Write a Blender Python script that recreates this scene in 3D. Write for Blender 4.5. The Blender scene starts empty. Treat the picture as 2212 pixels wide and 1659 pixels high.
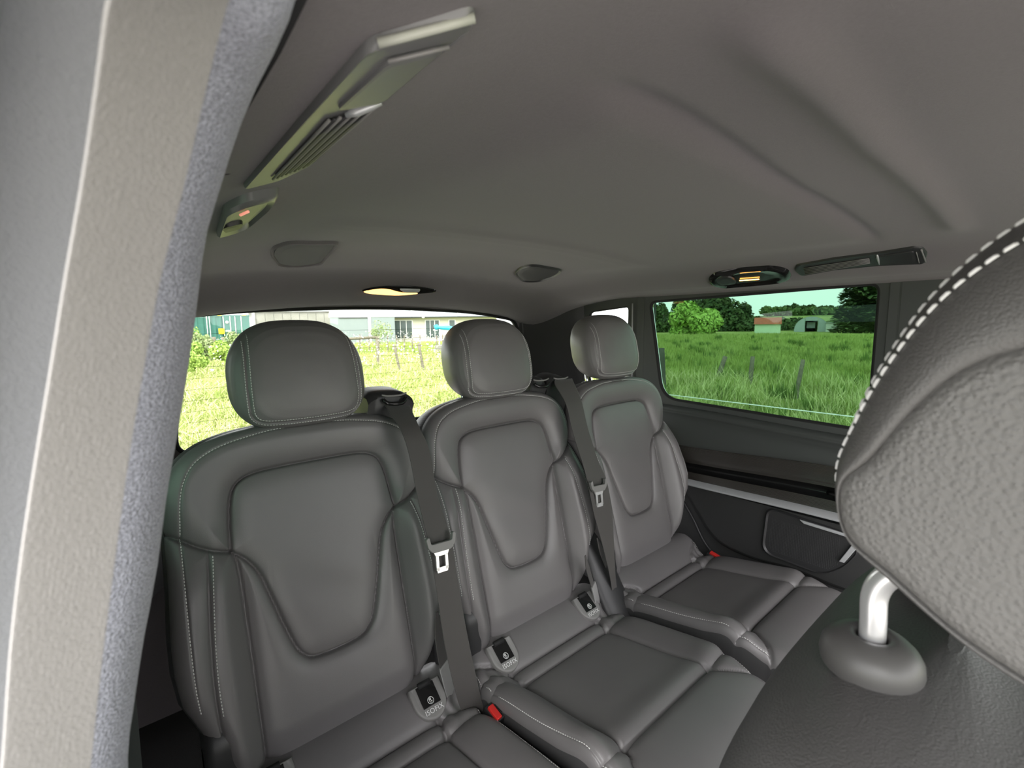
import bpy, math, random
import numpy as np
from mathutils import Vector, Matrix
random.seed(7); RNG = np.random.default_rng(7)
sc = bpy.context.scene
C = sc.collection
H = 1.72            # eye height above the field; all coordinates below are measured from eye level
F_PX = 1034.787     # focal length in pixels of the 2212 px wide frame
RT = np.array([0.76188657, -0.64757755, -0.01312122])
UP = np.array([0.09157601, 0.08764225, 0.9919338])
FW = np.array([0.64120409, 0.75694263, -0.12607602])

# ------------------------------------------------------------------ camera, sky, exposure
cam_d = bpy.data.cameras.new('camera'); cam = bpy.data.objects.new('camera', cam_d); C.objects.link(cam)
cam_d.sensor_width = 36; cam_d.lens = F_PX / 2212 * 36; cam_d.clip_start = 0.01; cam_d.clip_end = 2000
M = Matrix(((RT[0], UP[0], -FW[0], 0), (RT[1], UP[1], -FW[1], 0), (RT[2], UP[2], -FW[2], H), (0, 0, 0, 1)))
cam.matrix_world = M
cam_d.dof.use_dof = True; cam_d.dof.focus_distance = 0.9; cam_d.dof.aperture_fstop = cam_d.lens / 1.3
sc.camera = cam
sc.view_settings.view_transform = 'Standard'; sc.view_settings.look = 'None'
sc.view_settings.gamma = 1; sc.view_settings.use_curve_mapping = False
sc.view_settings.exposure = 1.1

world = bpy.data.worlds.new('overcast_sky'); sc.world = world; world.use_nodes = True
wn = world.node_tree; wn.nodes.clear()
w_out = wn.nodes.new('ShaderNodeOutputWorld'); w_bg = wn.nodes.new('ShaderNodeBackground')
w_tc = wn.nodes.new('ShaderNodeTexCoord'); w_sep = wn.nodes.new('ShaderNodeSeparateXYZ')
w_ramp = wn.nodes.new('ShaderNodeValToRGB'); w_noise = wn.nodes.new('ShaderNodeTexNoise')
w_noise.inputs['Scale'].default_value = 3.0; w_noise.inputs['Detail'].default_value = 5
w_mix = wn.nodes.new('ShaderNodeMix'); w_mix.data_type = 'RGBA'; w_mix.blend_type = 'MULTIPLY'
w_mix.inputs[0].default_value = 0.25
wn.links.new(w_tc.outputs['Generated'], w_sep.inputs[0]); wn.links.new(w_sep.outputs['Z'], w_ramp.inputs[0])
wn.links.new(w_tc.outputs['Generated'], w_noise.inputs['Vector'])
cr = w_ramp.color_ramp; cr.elements[0].position = 0.0; cr.elements[0].color = (0.93, 0.93, 0.95, 1)
cr.elements[1].position = 0.7; cr.elements[1].color = (0.99, 0.97, 1.0, 1)
wn.links.new(w_ramp.outputs[0], w_mix.inputs[6]); wn.links.new(w_noise.outputs[0], w_mix.inputs[7])
wn.links.new(w_mix.outputs[2], w_bg.inputs[0]); w_bg.inputs[1].default_value = 2.7
wn.links.new(w_bg.outputs[0], w_out.inputs[0])

def sun(name, rot, energy, angle, col):
    l = bpy.data.lights.new(name, 'SUN'); l.energy = energy; l.angle = angle; l.color = col
    o = bpy.data.objects.new(name, l); o.rotation_euler = rot; C.objects.link(o); return o
# veiled sun behind thin cloud, from beyond the open sliding door
sun('veiled_sun', (math.radians(50), math.radians(0), math.radians(-50)), 2.2, math.radians(35), (1, .98, .95))

# ------------------------------------------------------------------ helpers
def ray(x, y):
    return FW + RT * (x - 1106) / F_PX - UP * (y - 829.5) / F_PX
def onx(x, y, X): d = ray(x, y); return d * X / d[0]
def ony(x, y, Y): d = ray(x, y); return d * Y / d[1]
def ceil_px(x, y):
    d = ray(x, y); d = d / d[1]; lo, hi = .01, 3.0
    for _ in range(50):
        m_ = (lo + hi) / 2
        if d[2] * m_ < float(ceil_z(np.array(d[0] * m_), np.array(m_))): lo = m_
        else: hi = m_
    return np.array([d[0] * lo, lo])
def onz(x, y, Z): d = ray(x, y); return d * Z / d[2]
def atd(x, y, D): return ray(x, y) * D          # D metres along the viewing axis
def gnd(x, y): return onz(x, y, -H)

def empty(name, label, cat, loc, group=None, rotz=0):
    o = bpy.data.objects.new(name, None); C.objects.link(o); o.empty_display_size = .05
    o.location = (loc[0], loc[1], loc[2] + H); o.rotation_euler = (0, 0, rotz)
    o['label'] = label; o['category'] = cat
    if group: o['group'] = group
    o['base'] = [float(v) for v in loc]
    return o
def base_of(o):
    while o is not None:
        if 'base' in o: return np.array(list(o['base']))
        o = o.parent
    return np.zeros(3)

class MB:
    """collects geometry in eye-level world coordinates (or local ones) and links it as ONE mesh"""
    def __init__(s): s.v = []; s.f = []; s.n = 0; s.flat = []
    def add(s, vs, fs):
        vs = np.asarray(vs, float).reshape(-1, 3); s.v.append(vs)
        s.f += [tuple(i + s.n for i in f) for f in fs]; s.n += len(vs); return s
    def box(s, lo, hi, mat=None):
        x0, y0, z0 = lo; x1, y1, z1 = hi
        v = np.array([(x, y, z) for x in (x0, x1) for y in (y0, y1) for z in (z0, z1)], float)
        if mat is not None: v = v @ np.array(mat)[:3, :3].T + np.array(mat)[:3, 3]
        return s.add(v, [(0, 1, 3, 2), (4, 6, 7, 5), (0, 4, 5, 1), (2, 3, 7, 6), (0, 2, 6, 4), (1, 5, 7, 3)])
    def tube(s, pts, r, n=12, flat=(1, 1), up=None, cap=True):
        pts = np.asarray(pts, float); k = len(pts); r = np.broadcast_to(np.asarray(r, float), (k,))
        T = np.gradient(pts, axis=0); T /= np.linalg.norm(T, axis=1)[:, None] + 1e-12
        a = np.array([0, 0, 1.]) if up is None else np.asarray(up, float)
        if abs(T[0] @ a) > .95: a = np.array([0, 1., 0])
        vs = []
        for i in range(k):
            u = np.cross(T[i], a); u /= np.linalg.norm(u) + 1e-12; w = np.cross(u, T[i]); 
            if up is None: a = w
            for j in range(n):
                t = 2 * math.pi * j / n
                vs.append(pts[i] + u * math.cos(t) * r[i] * flat[0] + w * math.sin(t) * r[i] * flat[1])
        fs = [(i * n + j, i * n + (j + 1) % n, (i + 1) * n + (j + 1) % n, (i + 1) * n + j) for i in range(k - 1) for j in range(n)]
        if cap: fs += [tuple(range(n))[::-1], tuple((k - 1) * n + j for j in range(n))]
        return s.add(vs, fs)
    def grid(s, P, close_u=False, close_v=False):
        P = np.asarray(P, float); a, b = P.shape[:2]
        fs = []
        for i in range(a - (0 if close_u else 1)):
            for j in range(b - (0 if close_v else 1)):
                i2 = (i + 1) % a; j2 = (j + 1) % b
                fs.append((i * b + j, i * b + j2, i2 * b + j2, i2 * b + j))
        return s.add(P.reshape(-1, 3), fs)
    def prism(s, poly, d):
        """closed polygon (3D points) extruded by vector d"""
        poly = np.asarray(poly, float); n = len(poly); d = np.asarray(d, float)
        vs = np.vstack([poly, poly + d])
        fs = [tuple(range(n))[::-1], tuple(range(n, 2 * n))] + [(i, (i + 1) % n, n + (i + 1) % n, n + i) for i in range(n)]
        return s.add(vs, fs)
    def ring(s, inner, outer):
        inner = np.asarray(inner, float); outer = np.asarray(outer, float); n = len(inner)
        return s.add(np.vstack([inner, outer]), [(i, (i + 1) % n, n + (i + 1) % n, n + i) for i in range(n)])
    def build(s, name, mat, parent=None, smooth=True, local=False, bevel=0, angle=None, loc=None, sub=0, recalc=True):
        V = np.vstack(s.v)
        if parent is not None and not local: V = V - base_of(parent)
        if parent is None and loc is not None: V = V - np.asarray(loc)
        me = bpy.data.meshes.new(name); me.from_pydata(V.tolist(), [], s.f); me.update()
        if recalc:
            import bmesh
            bm = bmesh.new(); bm.from_mesh(me); bmesh.ops.recalc_face_normals(bm, faces=bm.faces); bm.to_mesh(me); bm.free()
        if mat is not None: me.materials.append(mat)
        if smooth:
            me.shade_smooth()
            if angle is not None: me.set_sharp_from_angle(angle=math.radians(angle))
        o = bpy.data.objects.new(name, me); C.objects.link(o)
        if parent is not None: o.parent = parent
        else:
            l = np.zeros(3) if loc is None else np.asarray(loc); o.location = (l[0], l[1], l[2] + H)
            o['base'] = [float(q) for q in l]
        if bevel:
            m = o.modifiers.new('b', 'BEVEL'); m.width = bevel; m.segments = 3; m.limit_method = 'ANGLE'; m.angle_limit = math.radians(35)
            if smooth and angle is None: me.set_sharp_from_angle(angle=math.radians(60))
        if sub:
            m = o.modifiers.new('s', 'SUBSURF'); m.levels = sub; m.render_levels = sub
        return o
def wind(PF, NF, q):
    n = np.cross(PF[q[:, 2]] - PF[q[:, 0]], PF[q[:, 3]] - PF[q[:, 1]]); d = (n * NF[q[:, 0]]).sum(1).sum()
    return q[:, ::-1] if d < 0 else q
def tag(o, label=None, cat=None, group=None, kind=None):
    if label: o['label'] = label
    if cat: o['category'] = cat
    if group: o['group'] = group
    if kind: o['kind'] = kind
    return o
def copy_tree(o, parent=None):
    c = o.copy(); C.objects.link(c); c.parent = parent
    for ch in list(o.children): copy_tree(ch, c)
    return c
def spline(pts, n=60, closed=False):
    """Catmull-Rom through the points, evenly resampled"""
    P = np.asarray(pts, float); k = len(P)
    if closed: Q = np.vstack([P[-1], P, P[0], P[1]])
    else: Q = np.vstack([2 * P[0] - P[1], P, 2 * P[-1] - P[-2]])
    out = []
    for i in range(1, len(Q) - 2):
        t = np.linspace(0, 1, 16, endpoint=False)[:, None]
        p0, p1, p2, p3 = Q[i - 1], Q[i], Q[i + 1], Q[i + 2]
        out.append(.5 * (2 * p1 + (p2 - p0) * t + (2 * p0 - 5 * p1 + 4 * p2 - p3) * t ** 2 + (3 * p1 - p0 - 3 * p2 + p3) * t ** 3))
    out = np.vstack(out + [P[:1] if closed else P[-1:]])
    return resample(out, n)
def resample(P, n):
    P = np.asarray(P, float)
    L = np.r_[0, np.cumsum(np.linalg.norm(np.diff(P, axis=0), axis=1))]
    s = np.linspace(0, L[-1], n)
    return np.stack([np.interp(s, L, P[:, i]) for i in range(P.shape[1])], 1)
def plen(P): return np.linalg.norm(np.diff(np.asarray(P, float), axis=0), axis=1).sum()
def dpoly(X, P):
    """distance of points X (...,2) to polyline P (k,2)"""
    X = np.asarray(X, float); sh = X.shape[:-1]; X = X.reshape(-1, 2); best = np.full(len(X), 1e9)
    P = np.asarray(P, float)
    for a, b in zip(P[:-1], P[1:]):
        ab = b - a; t = np.clip(((X - a) @ ab) / (ab @ ab + 1e-15), 0, 1)
        best = np.minimum(best, np.linalg.norm(X - a - t[:, None] * ab, axis=1))
    return best.reshape(sh)
def inside(X, P):
    X = np.asarray(X, float); sh = X.shape[:-1]; X = X.reshape(-1, 2); c = np.zeros(len(X), bool)
    P = np.asarray(P, float)
    for a, b in zip(P, np.roll(P, -1, axis=0)):
        m = (a[1] > X[:, 1]) != (b[1] > X[:, 1])
        xi = a[0] + (X[:, 1] - a[1]) / (b[1] - a[1] + 1e-15) * (b[0] - a[0])
        c ^= m & (X[:, 0] < xi)
    return c.reshape(sh)
def sst(a, b, x): t = np.clip((x - a) / (b - a), 0, 1); return t * t * (3 - 2 * t)
def dashes(mb, P, nrm, step=.0052, ln=.0036, w=.0009, h=.0009):
    """thread stitches laid along a 3D polyline; nrm(i-th point) gives the surface normal"""
    P = np.asarray(P, float); n = max(2, int(plen(P) / step)); Q = resample(P, 2 * n + 1)
    for i in range(n):
        a = Q[2 * i]; b = Q[2 * i + 1]; c = (a + b) / 2; t = b - a; L = np.linalg.norm(t)
        if L < 1e-9: continue
        t /= L; N = np.asarray(nrm(c), float); N = N / (np.linalg.norm(N) + 1e-12); s = np.cross(N, t); s /= np.linalg.norm(s) + 1e-12
        e = t * ln / 2; s = s * w / 2; q = N * h
        mb.add([c - e - s, c - e + s, c + e + s, c + e - s, c - e * .6 - s * .5 + q, c - e * .6 + s * .5 + q, c + e * .6 + s * .5 + q, c + e * .6 - s * .5 + q],
               [(4, 5, 6, 7), (0, 1, 5, 4), (1, 2, 6, 5), (2, 3, 7, 6), (3, 0, 4, 7)])
def rrect(x0, x1, z0, z1, r, n=6):
    """rounded rectangle outline, 2D; r may be four radii"""
    r = [r] * 4 if np.isscalar(r) else r; out = []
    for (cx, cz, a0), q in zip([(x1, z1, 0), (x0, z1, 90), (x0, z0, 180), (x1, z0, 270)], r):
        sx = -1 if cx == x1 else 1; sz = -1 if cz == z1 else 1
        for i in range(n + 1):
            a = math.radians(a0 + 90 * i / n); out.append((cx + sx * q + q * math.cos(a), cz + sz * q + q * math.sin(a)))
    return np.array(out)
def round_poly(P, r, n=6):
    P = np.asarray(P, float); out = []; k = len(P); r = [r] * k if np.isscalar(r) else r
    for i in range(k):
        a, b, c = P[i - 1], P[i], P[(i + 1) % k]
        u = a - b; w = c - b; q = min(r[i], np.linalg.norm(u) * .45, np.linalg.norm(w) * .45)
        u = u / np.linalg.norm(u) * q; w = w / np.linalg.norm(w) * q
        for t in np.linspace(0, 1, n + 1):
            out.append((1 - t) ** 2 * (b + u) + 2 * t * (1 - t) * b + t * t * (b + w))
    return np.array(out)

# ------------------------------------------------------------------ materials
def mat(name, col, rough=.5, metal=0, spec=.5, noise=None, bump=None, coat=0, sheen=0, emit=None, col2=None, nscale=6, bump2=None):
    m = bpy.data.materials.new(name); m.use_nodes = True; nt = m.node_tree; b = nt.nodes['Principled BSDF']
    b.inputs['Base Color'].default_value = (*col, 1); b.inputs['Roughness'].default_value = rough
    b.inputs['Metallic'].default_value = metal; b.inputs['Specular IOR Level'].default_value = spec
    b.inputs['Coat Weight'].default_value = coat; b.inputs['Sheen Weight'].default_value = sheen
    tc = nt.nodes.new('ShaderNodeTexCoord')
    if col2 is not None:
        n = nt.nodes.new('ShaderNodeTexNoise'); n.inputs['Scale'].default_value = nscale; n.inputs['Detail'].default_value = 6
        nt.links.new(tc.outputs['Object'], n.inputs['Vector'])
        r = nt.nodes.new('ShaderNodeValToRGB'); r.color_ramp.elements[0].position = .35; r.color_ramp.elements[1].position = .65
        r.color_ramp.elements[0].color = (*col, 1); r.color_ramp.elements[1].color = (*col2, 1)
        nt.links.new(n.outputs[0], r.inputs[0]); nt.links.new(r.outputs[0], b.inputs['Base Color'])
    last = None
    for bp in (bump, bump2):
        if bp is None: continue
        kind, scale, dist = bp
        if kind == 'voronoi':
            t = nt.nodes.new('ShaderNodeTexVoronoi'); t.feature = 'SMOOTH_F1'; t.inputs['Scale'].default_value = scale; out = t.outputs['Distance']
            wz = nt.nodes.new('ShaderNodeTexNoise'); wz.inputs['Scale'].default_value = scale * .5
            mx = nt.nodes.new('ShaderNodeVectorMath'); mx.operation = 'MULTIPLY_ADD'; mx.inputs[1].default_value = (.0005,) * 3
            nt.links.new(tc.outputs['Object'], wz.inputs['Vector']); nt.links.new(wz.outputs['Color'], mx.inputs[0]); nt.links.new(tc.outputs['Object'], mx.inputs[2])
            nt.links.new(mx.outputs[0], t.inputs['Vector'])
        else:
            t = nt.nodes.new('ShaderNodeTexNoise'); t.inputs['Scale'].default_value = scale; t.inputs['Detail'].default_value = 3; out = t.outputs[0]
            nt.links.new(tc.outputs['Object'], t.inputs['Vector'])
        bn = nt.nodes.new('ShaderNodeBump'); bn.inputs['Distance'].default_value = dist; bn.inputs['Strength'].default_value = 1
        if kind == 'voronoi': bn.invert = True
        nt.links.new(out, bn.inputs['Height'])
        if last is not None: nt.links.new(last.outputs[0], bn.inputs['Normal'])
        last = bn
    if last is not None: nt.links.new(last.outputs[0], b.inputs['Normal'])
    if emit: b.inputs['Emission Color'].default_value = (*emit[0], 1); b.inputs['Emission Strength'].default_value = emit[1]
    return m
def glass(name, tint, refl=.06, rough=0):
    m = bpy.data.materials.new(name); m.use_nodes = True; nt = m.node_tree; nt.nodes.clear()
    o = nt.nodes.new('ShaderNodeOutputMaterial'); t = nt.nodes.new('ShaderNodeBsdfTransparent'); g = nt.nodes.new('ShaderNodeBsdfGlossy')
    t.inputs[0].default_value = (*tint, 1); g.inputs['Roughness'].default_value = rough; g.inputs[0].default_value = (.9, .9, .9, 1)
    f = nt.nodes.new('ShaderNodeFresnel'); f.inputs[0].default_value = 1.35; mx = nt.nodes.new('ShaderNodeMixShader')
    nt.links.new(f.outputs[0], mx.inputs[0]); nt.links.new(t.outputs[0], mx.inputs[1]); nt.links.new(g.outputs[0], mx.inputs[2])
    nt.links.new(mx.outputs[0], o.inputs[0]); return m

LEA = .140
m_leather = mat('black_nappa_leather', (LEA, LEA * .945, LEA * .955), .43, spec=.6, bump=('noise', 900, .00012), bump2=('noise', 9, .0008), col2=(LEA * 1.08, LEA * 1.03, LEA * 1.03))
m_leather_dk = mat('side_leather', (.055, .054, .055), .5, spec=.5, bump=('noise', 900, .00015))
m_pebble = mat('pebbled_leather', (.115, .113, .108), .5, spec=.5, bump=('voronoi', 520, .0006), bump2=('noise', 1500, .0001))
m_grain = mat('fine_grain_leather', (.085, .083, .08), .52, spec=.5, bump=('voronoi', 900, .0003))
m_thread = mat('pale_thread', (.62, .62, .60), .7)
m_thread_w = mat('white_thread', (.72, .72, .70), .7)
m_plast = mat('black_plastic', (.028, .028, .029), .45, bump=('noise', 1200, .0001))
m_plast_g = mat('grey_plastic', (.21, .205, .20), .5, bump=('noise', 1400, .00008))
m_gloss = mat('gloss_black_plastic', (.012, .012, .012), .12)
m_trim = mat('soft_trim', (.05, .055, .052), .6, bump=('noise', 1300, .00015))
m_lower = mat('dark_lower_trim', (.026, .026, .026), .6, bump=('noise', 900, .0002))
m_head = mat('headliner_cloth', (.148, .133, .138), .95, spec=.15, sheen=.15, bump=('noise', 1500, .0003), col2=(.160, .145, .150), nscale=400)
m_fabric = mat('woven_pillar_cloth', (.17, .175, .20), .95, spec=.1, sheen=.2, bump=('voronoi', 900, .0007), col2=(.29, .30, .34), nscale=900)
m_web = mat('seat_belt_webbing', (.062, .057, .054), .6, spec=.4, sheen=.2, bump=('noise', 1500, .0003))
m_webl = mat('pale_seat_belt_webbing', (.27, .26, .25), .6, spec=.4, sheen=.2, bump=('noise', 900, .0004))
m_seal = mat('pale_door_seal', (.34, .35, .37), .7, bump=('noise', 500, .0004))
m_chrome = mat('chrome', (.85, .85, .85), .12, metal=1)
m_satin = mat('satin_silver', (.55, .56, .57), .42, metal=.45)
m_steel = mat('polished_steel', (.92, .92, .92), .28, metal=.75)
m_ribtrim = mat('ribbed_gloss_trim', (.040, .036, .032), .20, spec=.8, coat=1.0)
m_spk = mat('speaker_cloth', (.10, .10, .10), .9, bump=('noise', 1800, .0004)); m_vent = mat('grey_vent_plastic', (.17, .17, .17), .35, spec=.6); m_pale = mat('pale_strip', (.45, .46, .40), .4)
m_faint = mat('faint_lamp_lens', (.8, .4, .3), .3, emit=((1, .35, .25), .35))
m_lip = mat('header_seal', (.06, .06, .062), .5)
m_red = mat('red_release_button', (.75, .035, .03), .4)
m_black = mat('matt_black', (.012, .012, .012), .8)
m_floor = mat('dark_carpet', (.03, .03, .03), .95, bump=('noise', 600, .002))
m_white = mat('white_print', (.8, .8, .8), .6)
m_amber = mat('lit_amber_lens', (1, .6, .2), .3, emit=((1, .50, .14), 1.6))
m_filament = mat('lit_reading_lamp', (1, .6, .2), .3, emit=((1, .42, .08), 6))
m_glass_tint = glass('privacy_glass', (.35, .47, .40))
m_glass_clear = glass('clear_glass', (.95, .97, .95))
m_wire = mat('heater_wire', (.06, .06, .04), .6)
m_grass = mat('field_grass_ground', (.10, .20, .035), .9, col2=(.17, .28, .05), nscale=.5)
m_grassrear = mat('meadow_ground', (.22, .29, .07), .9, col2=(.34, .35, .14), nscale=.6)

# ------------------------------------------------------------------ passenger seat
TX, TZ = .2660, .9640
def S3(u, t, h):
    u, t, h = np.broadcast_arrays(np.asarray(u, float), np.asarray(t, float), np.asarray(h, float))
    return np.stack([u, TX * t - TZ * h, TZ * t + TX * h], -1)
NB = np.array([0, -TZ, TX])
half = spline([(0, .487), (.06, .4865), (.10, .484), (.124, .476), (.138, .462), (.1455, .437), (.150, .402), (.154, .358)], 40)
halflow = spline([(.154, .358), (.132, .337), (.115, .308), (.102, .262), (.091, .22), (.081, .185), (.071, .158), (.061, .144), (.048, .1345), (.025, .131), (0, .130)], 50)
ins_r = np.vstack([half, halflow[1:]]); ins = np.vstack([ins_r, (ins_r * [-1, 1])[::-1][1:-1]])
ins_closed = np.vstack([ins, ins[:1]])
sh_r = spline([(.154, .358), (.176, .366), (.20, .380), (.222, .397), (.262, .425)], 20); sh_l = sh_r * [-1, 1]
cs_r = spline([(.152, .357), (.146, .33), (.144, .2), (.1435, .09), (.142, -.03)], 20); cs_l = cs_r * [-1, 1]
s2_r = spline([(.187, .370), (.196, .30), (.204, .2), (.204, .12), (.196, .03)], 20); s2_l = s2_r * [-1, 1]
arch_r = spline([(0, .5565), (.06, .556), (.11, .549), (.155, .538), (.188, .520), (.206, .495), (.216, .46), (.221, .40), (.226, .31), (.229, .20), (.226, .14), (.218, .10)], 70)
arch = np.vstack([(arch_r * [-1, 1])[::-1], arch_r[1:]])
W_T = np.array([-.03, .0, .05, .10, .15, .20, .25, .30, .36, .42, .5, .6]); W_W = np.array([.19, .195, .207, .226, .246, .252, .251, .247, .243, .240, .238, .236])
W_R = np.array([.148, .156, .178, .203, .236, .250, .251, .247, .243, .240, .238, .236])
NU, NV = 251, 350
def back_grid(NU, NV):
    uu = np.sin(np.linspace(-1, 1, NU) * math.pi / 2 * .985) / math.sin(math.pi / 2 * .985)
    a = np.abs(uu)
    top = .43 + .14 * (1 - a ** 3.4) ** (1 / 3.0)
    vv = np.linspace(0, 1, NV)
    t = -.02 + (top[None, :] + .02) * vv[:, None]
    w = np.where(uu[None, :] > 0, np.interp(t, W_T, W_R), np.interp(t, W_T, W_W))
    return uu[None, :] * w, t
def smoothstep_edge(d, r): q = np.clip(d / r, 0, 1); return -r * (1 - np.sqrt(np.clip(1 - (1 - q) ** 2, 0, 1)))
_bu, _bt = back_grid(NU, NV)
outl = np.vstack([np.stack([_bu[:, 0], _bt[:, 0]], 1), np.stack([_bu[-1], _bt[-1]], 1), np.stack([_bu[:, -1], _bt[:, -1]], 1)[::-1]])[::3]
def hback(u, t):
    X = np.stack([u, t], -1); au = np.abs(u)
    di = dpoly(X, ins_closed); inn = inside(X, ins)
    dsh = np.minimum(dpoly(X, sh_r), dpoly(X, sh_l)); dcs = np.minimum(dpoly(X, cs_r), dpoly(X, cs_l))
    ds2 = np.minimum(dpoly(X, s2_r), dpoly(X, s2_l)); dar = dpoly(X, arch); dout = dpoly(X, outl)
    tsh = np.interp(au, np.r_[0, sh_r[:, 0]], np.r_[.36, sh_r[:, 1]])
    above = (t > tsh) & ~inn
    h = np.zeros_like(u)
    # bolsters beside the centre panel
    bol = .030 * sst(.135, .185, au) * (1 - sst(.30, .42, t)) * sst(-.06, .06, t)
    h += bol
    wing = .012 * np.exp(-((t - .20) / .09) ** 2) * sst(.16, .24, au); h += wing
    h += np.where(inn, .0105 * (1 - np.exp(-di / .017)), 0)
    # puffed arch above the shoulder seam
    dd = np.minimum(di, dsh)
    h += np.where(above, .023 * (1 - np.exp(-dd / .022)) * 1.0, 0)
    low = ~inn & ~above
    dlow = np.minimum(np.minimum(di, dcs), dsh)
    cen = low & (au < np.interp(t, cs_r[::-1, 1], cs_r[::-1, 0]))
    h += np.where(cen, .013 * (1 - np.exp(-np.minimum(np.minimum(di, dcs), dsh) / .014)), 0)
    side = low & ~cen
    h += np.where(side, .012 * (1 - np.exp(-np.minimum(np.minimum(dcs, dsh), ds2 * 1.0 + .004) / .010)), 0)
    # seam grooves
    fdar = sst(.12, .24, t)
    for d, g, w in ((di, .0075, .0024), (dsh, .008, .0024), (dcs, .006, .0022), (ds2, .003, .0016), (dar, .0025, .0016)):
        msk = 1.0
        if d is ds2 or d is dcs: msk = (t < tsh + .002).astype(float)
        if d is dar: msk = fdar
        h -= g * np.exp(-(d / w) ** 2) * msk
    h += smoothstep_edge(dout, .036) 
    h -= .012 * sst(.05, -.02, t)
    h += .0012 * np.sin(u * 31 + t * 47) * np.exp(-((t - .27) / .06) ** 2) * (au < .1)
    return h
def hpt(P, lift=.0006):
    P = np.asarray(P, float); return S3(P[:, 0], P[:, 1], hback(P[:, 0], P[:, 1]) + lift)
def nback(c, e=.002):
    # surface normal at a 3D local point
    t = TX * c[1] + TZ * c[2]; u = c[0]
    U = np.array([u, u + e, u]); T = np.array([t, t, t + e]); p = S3(U, T, hback(U, T)); n = np.cross(p[1] - p[0], p[2] - p[0])
    return n if n @ NB > 0 else -n

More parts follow.
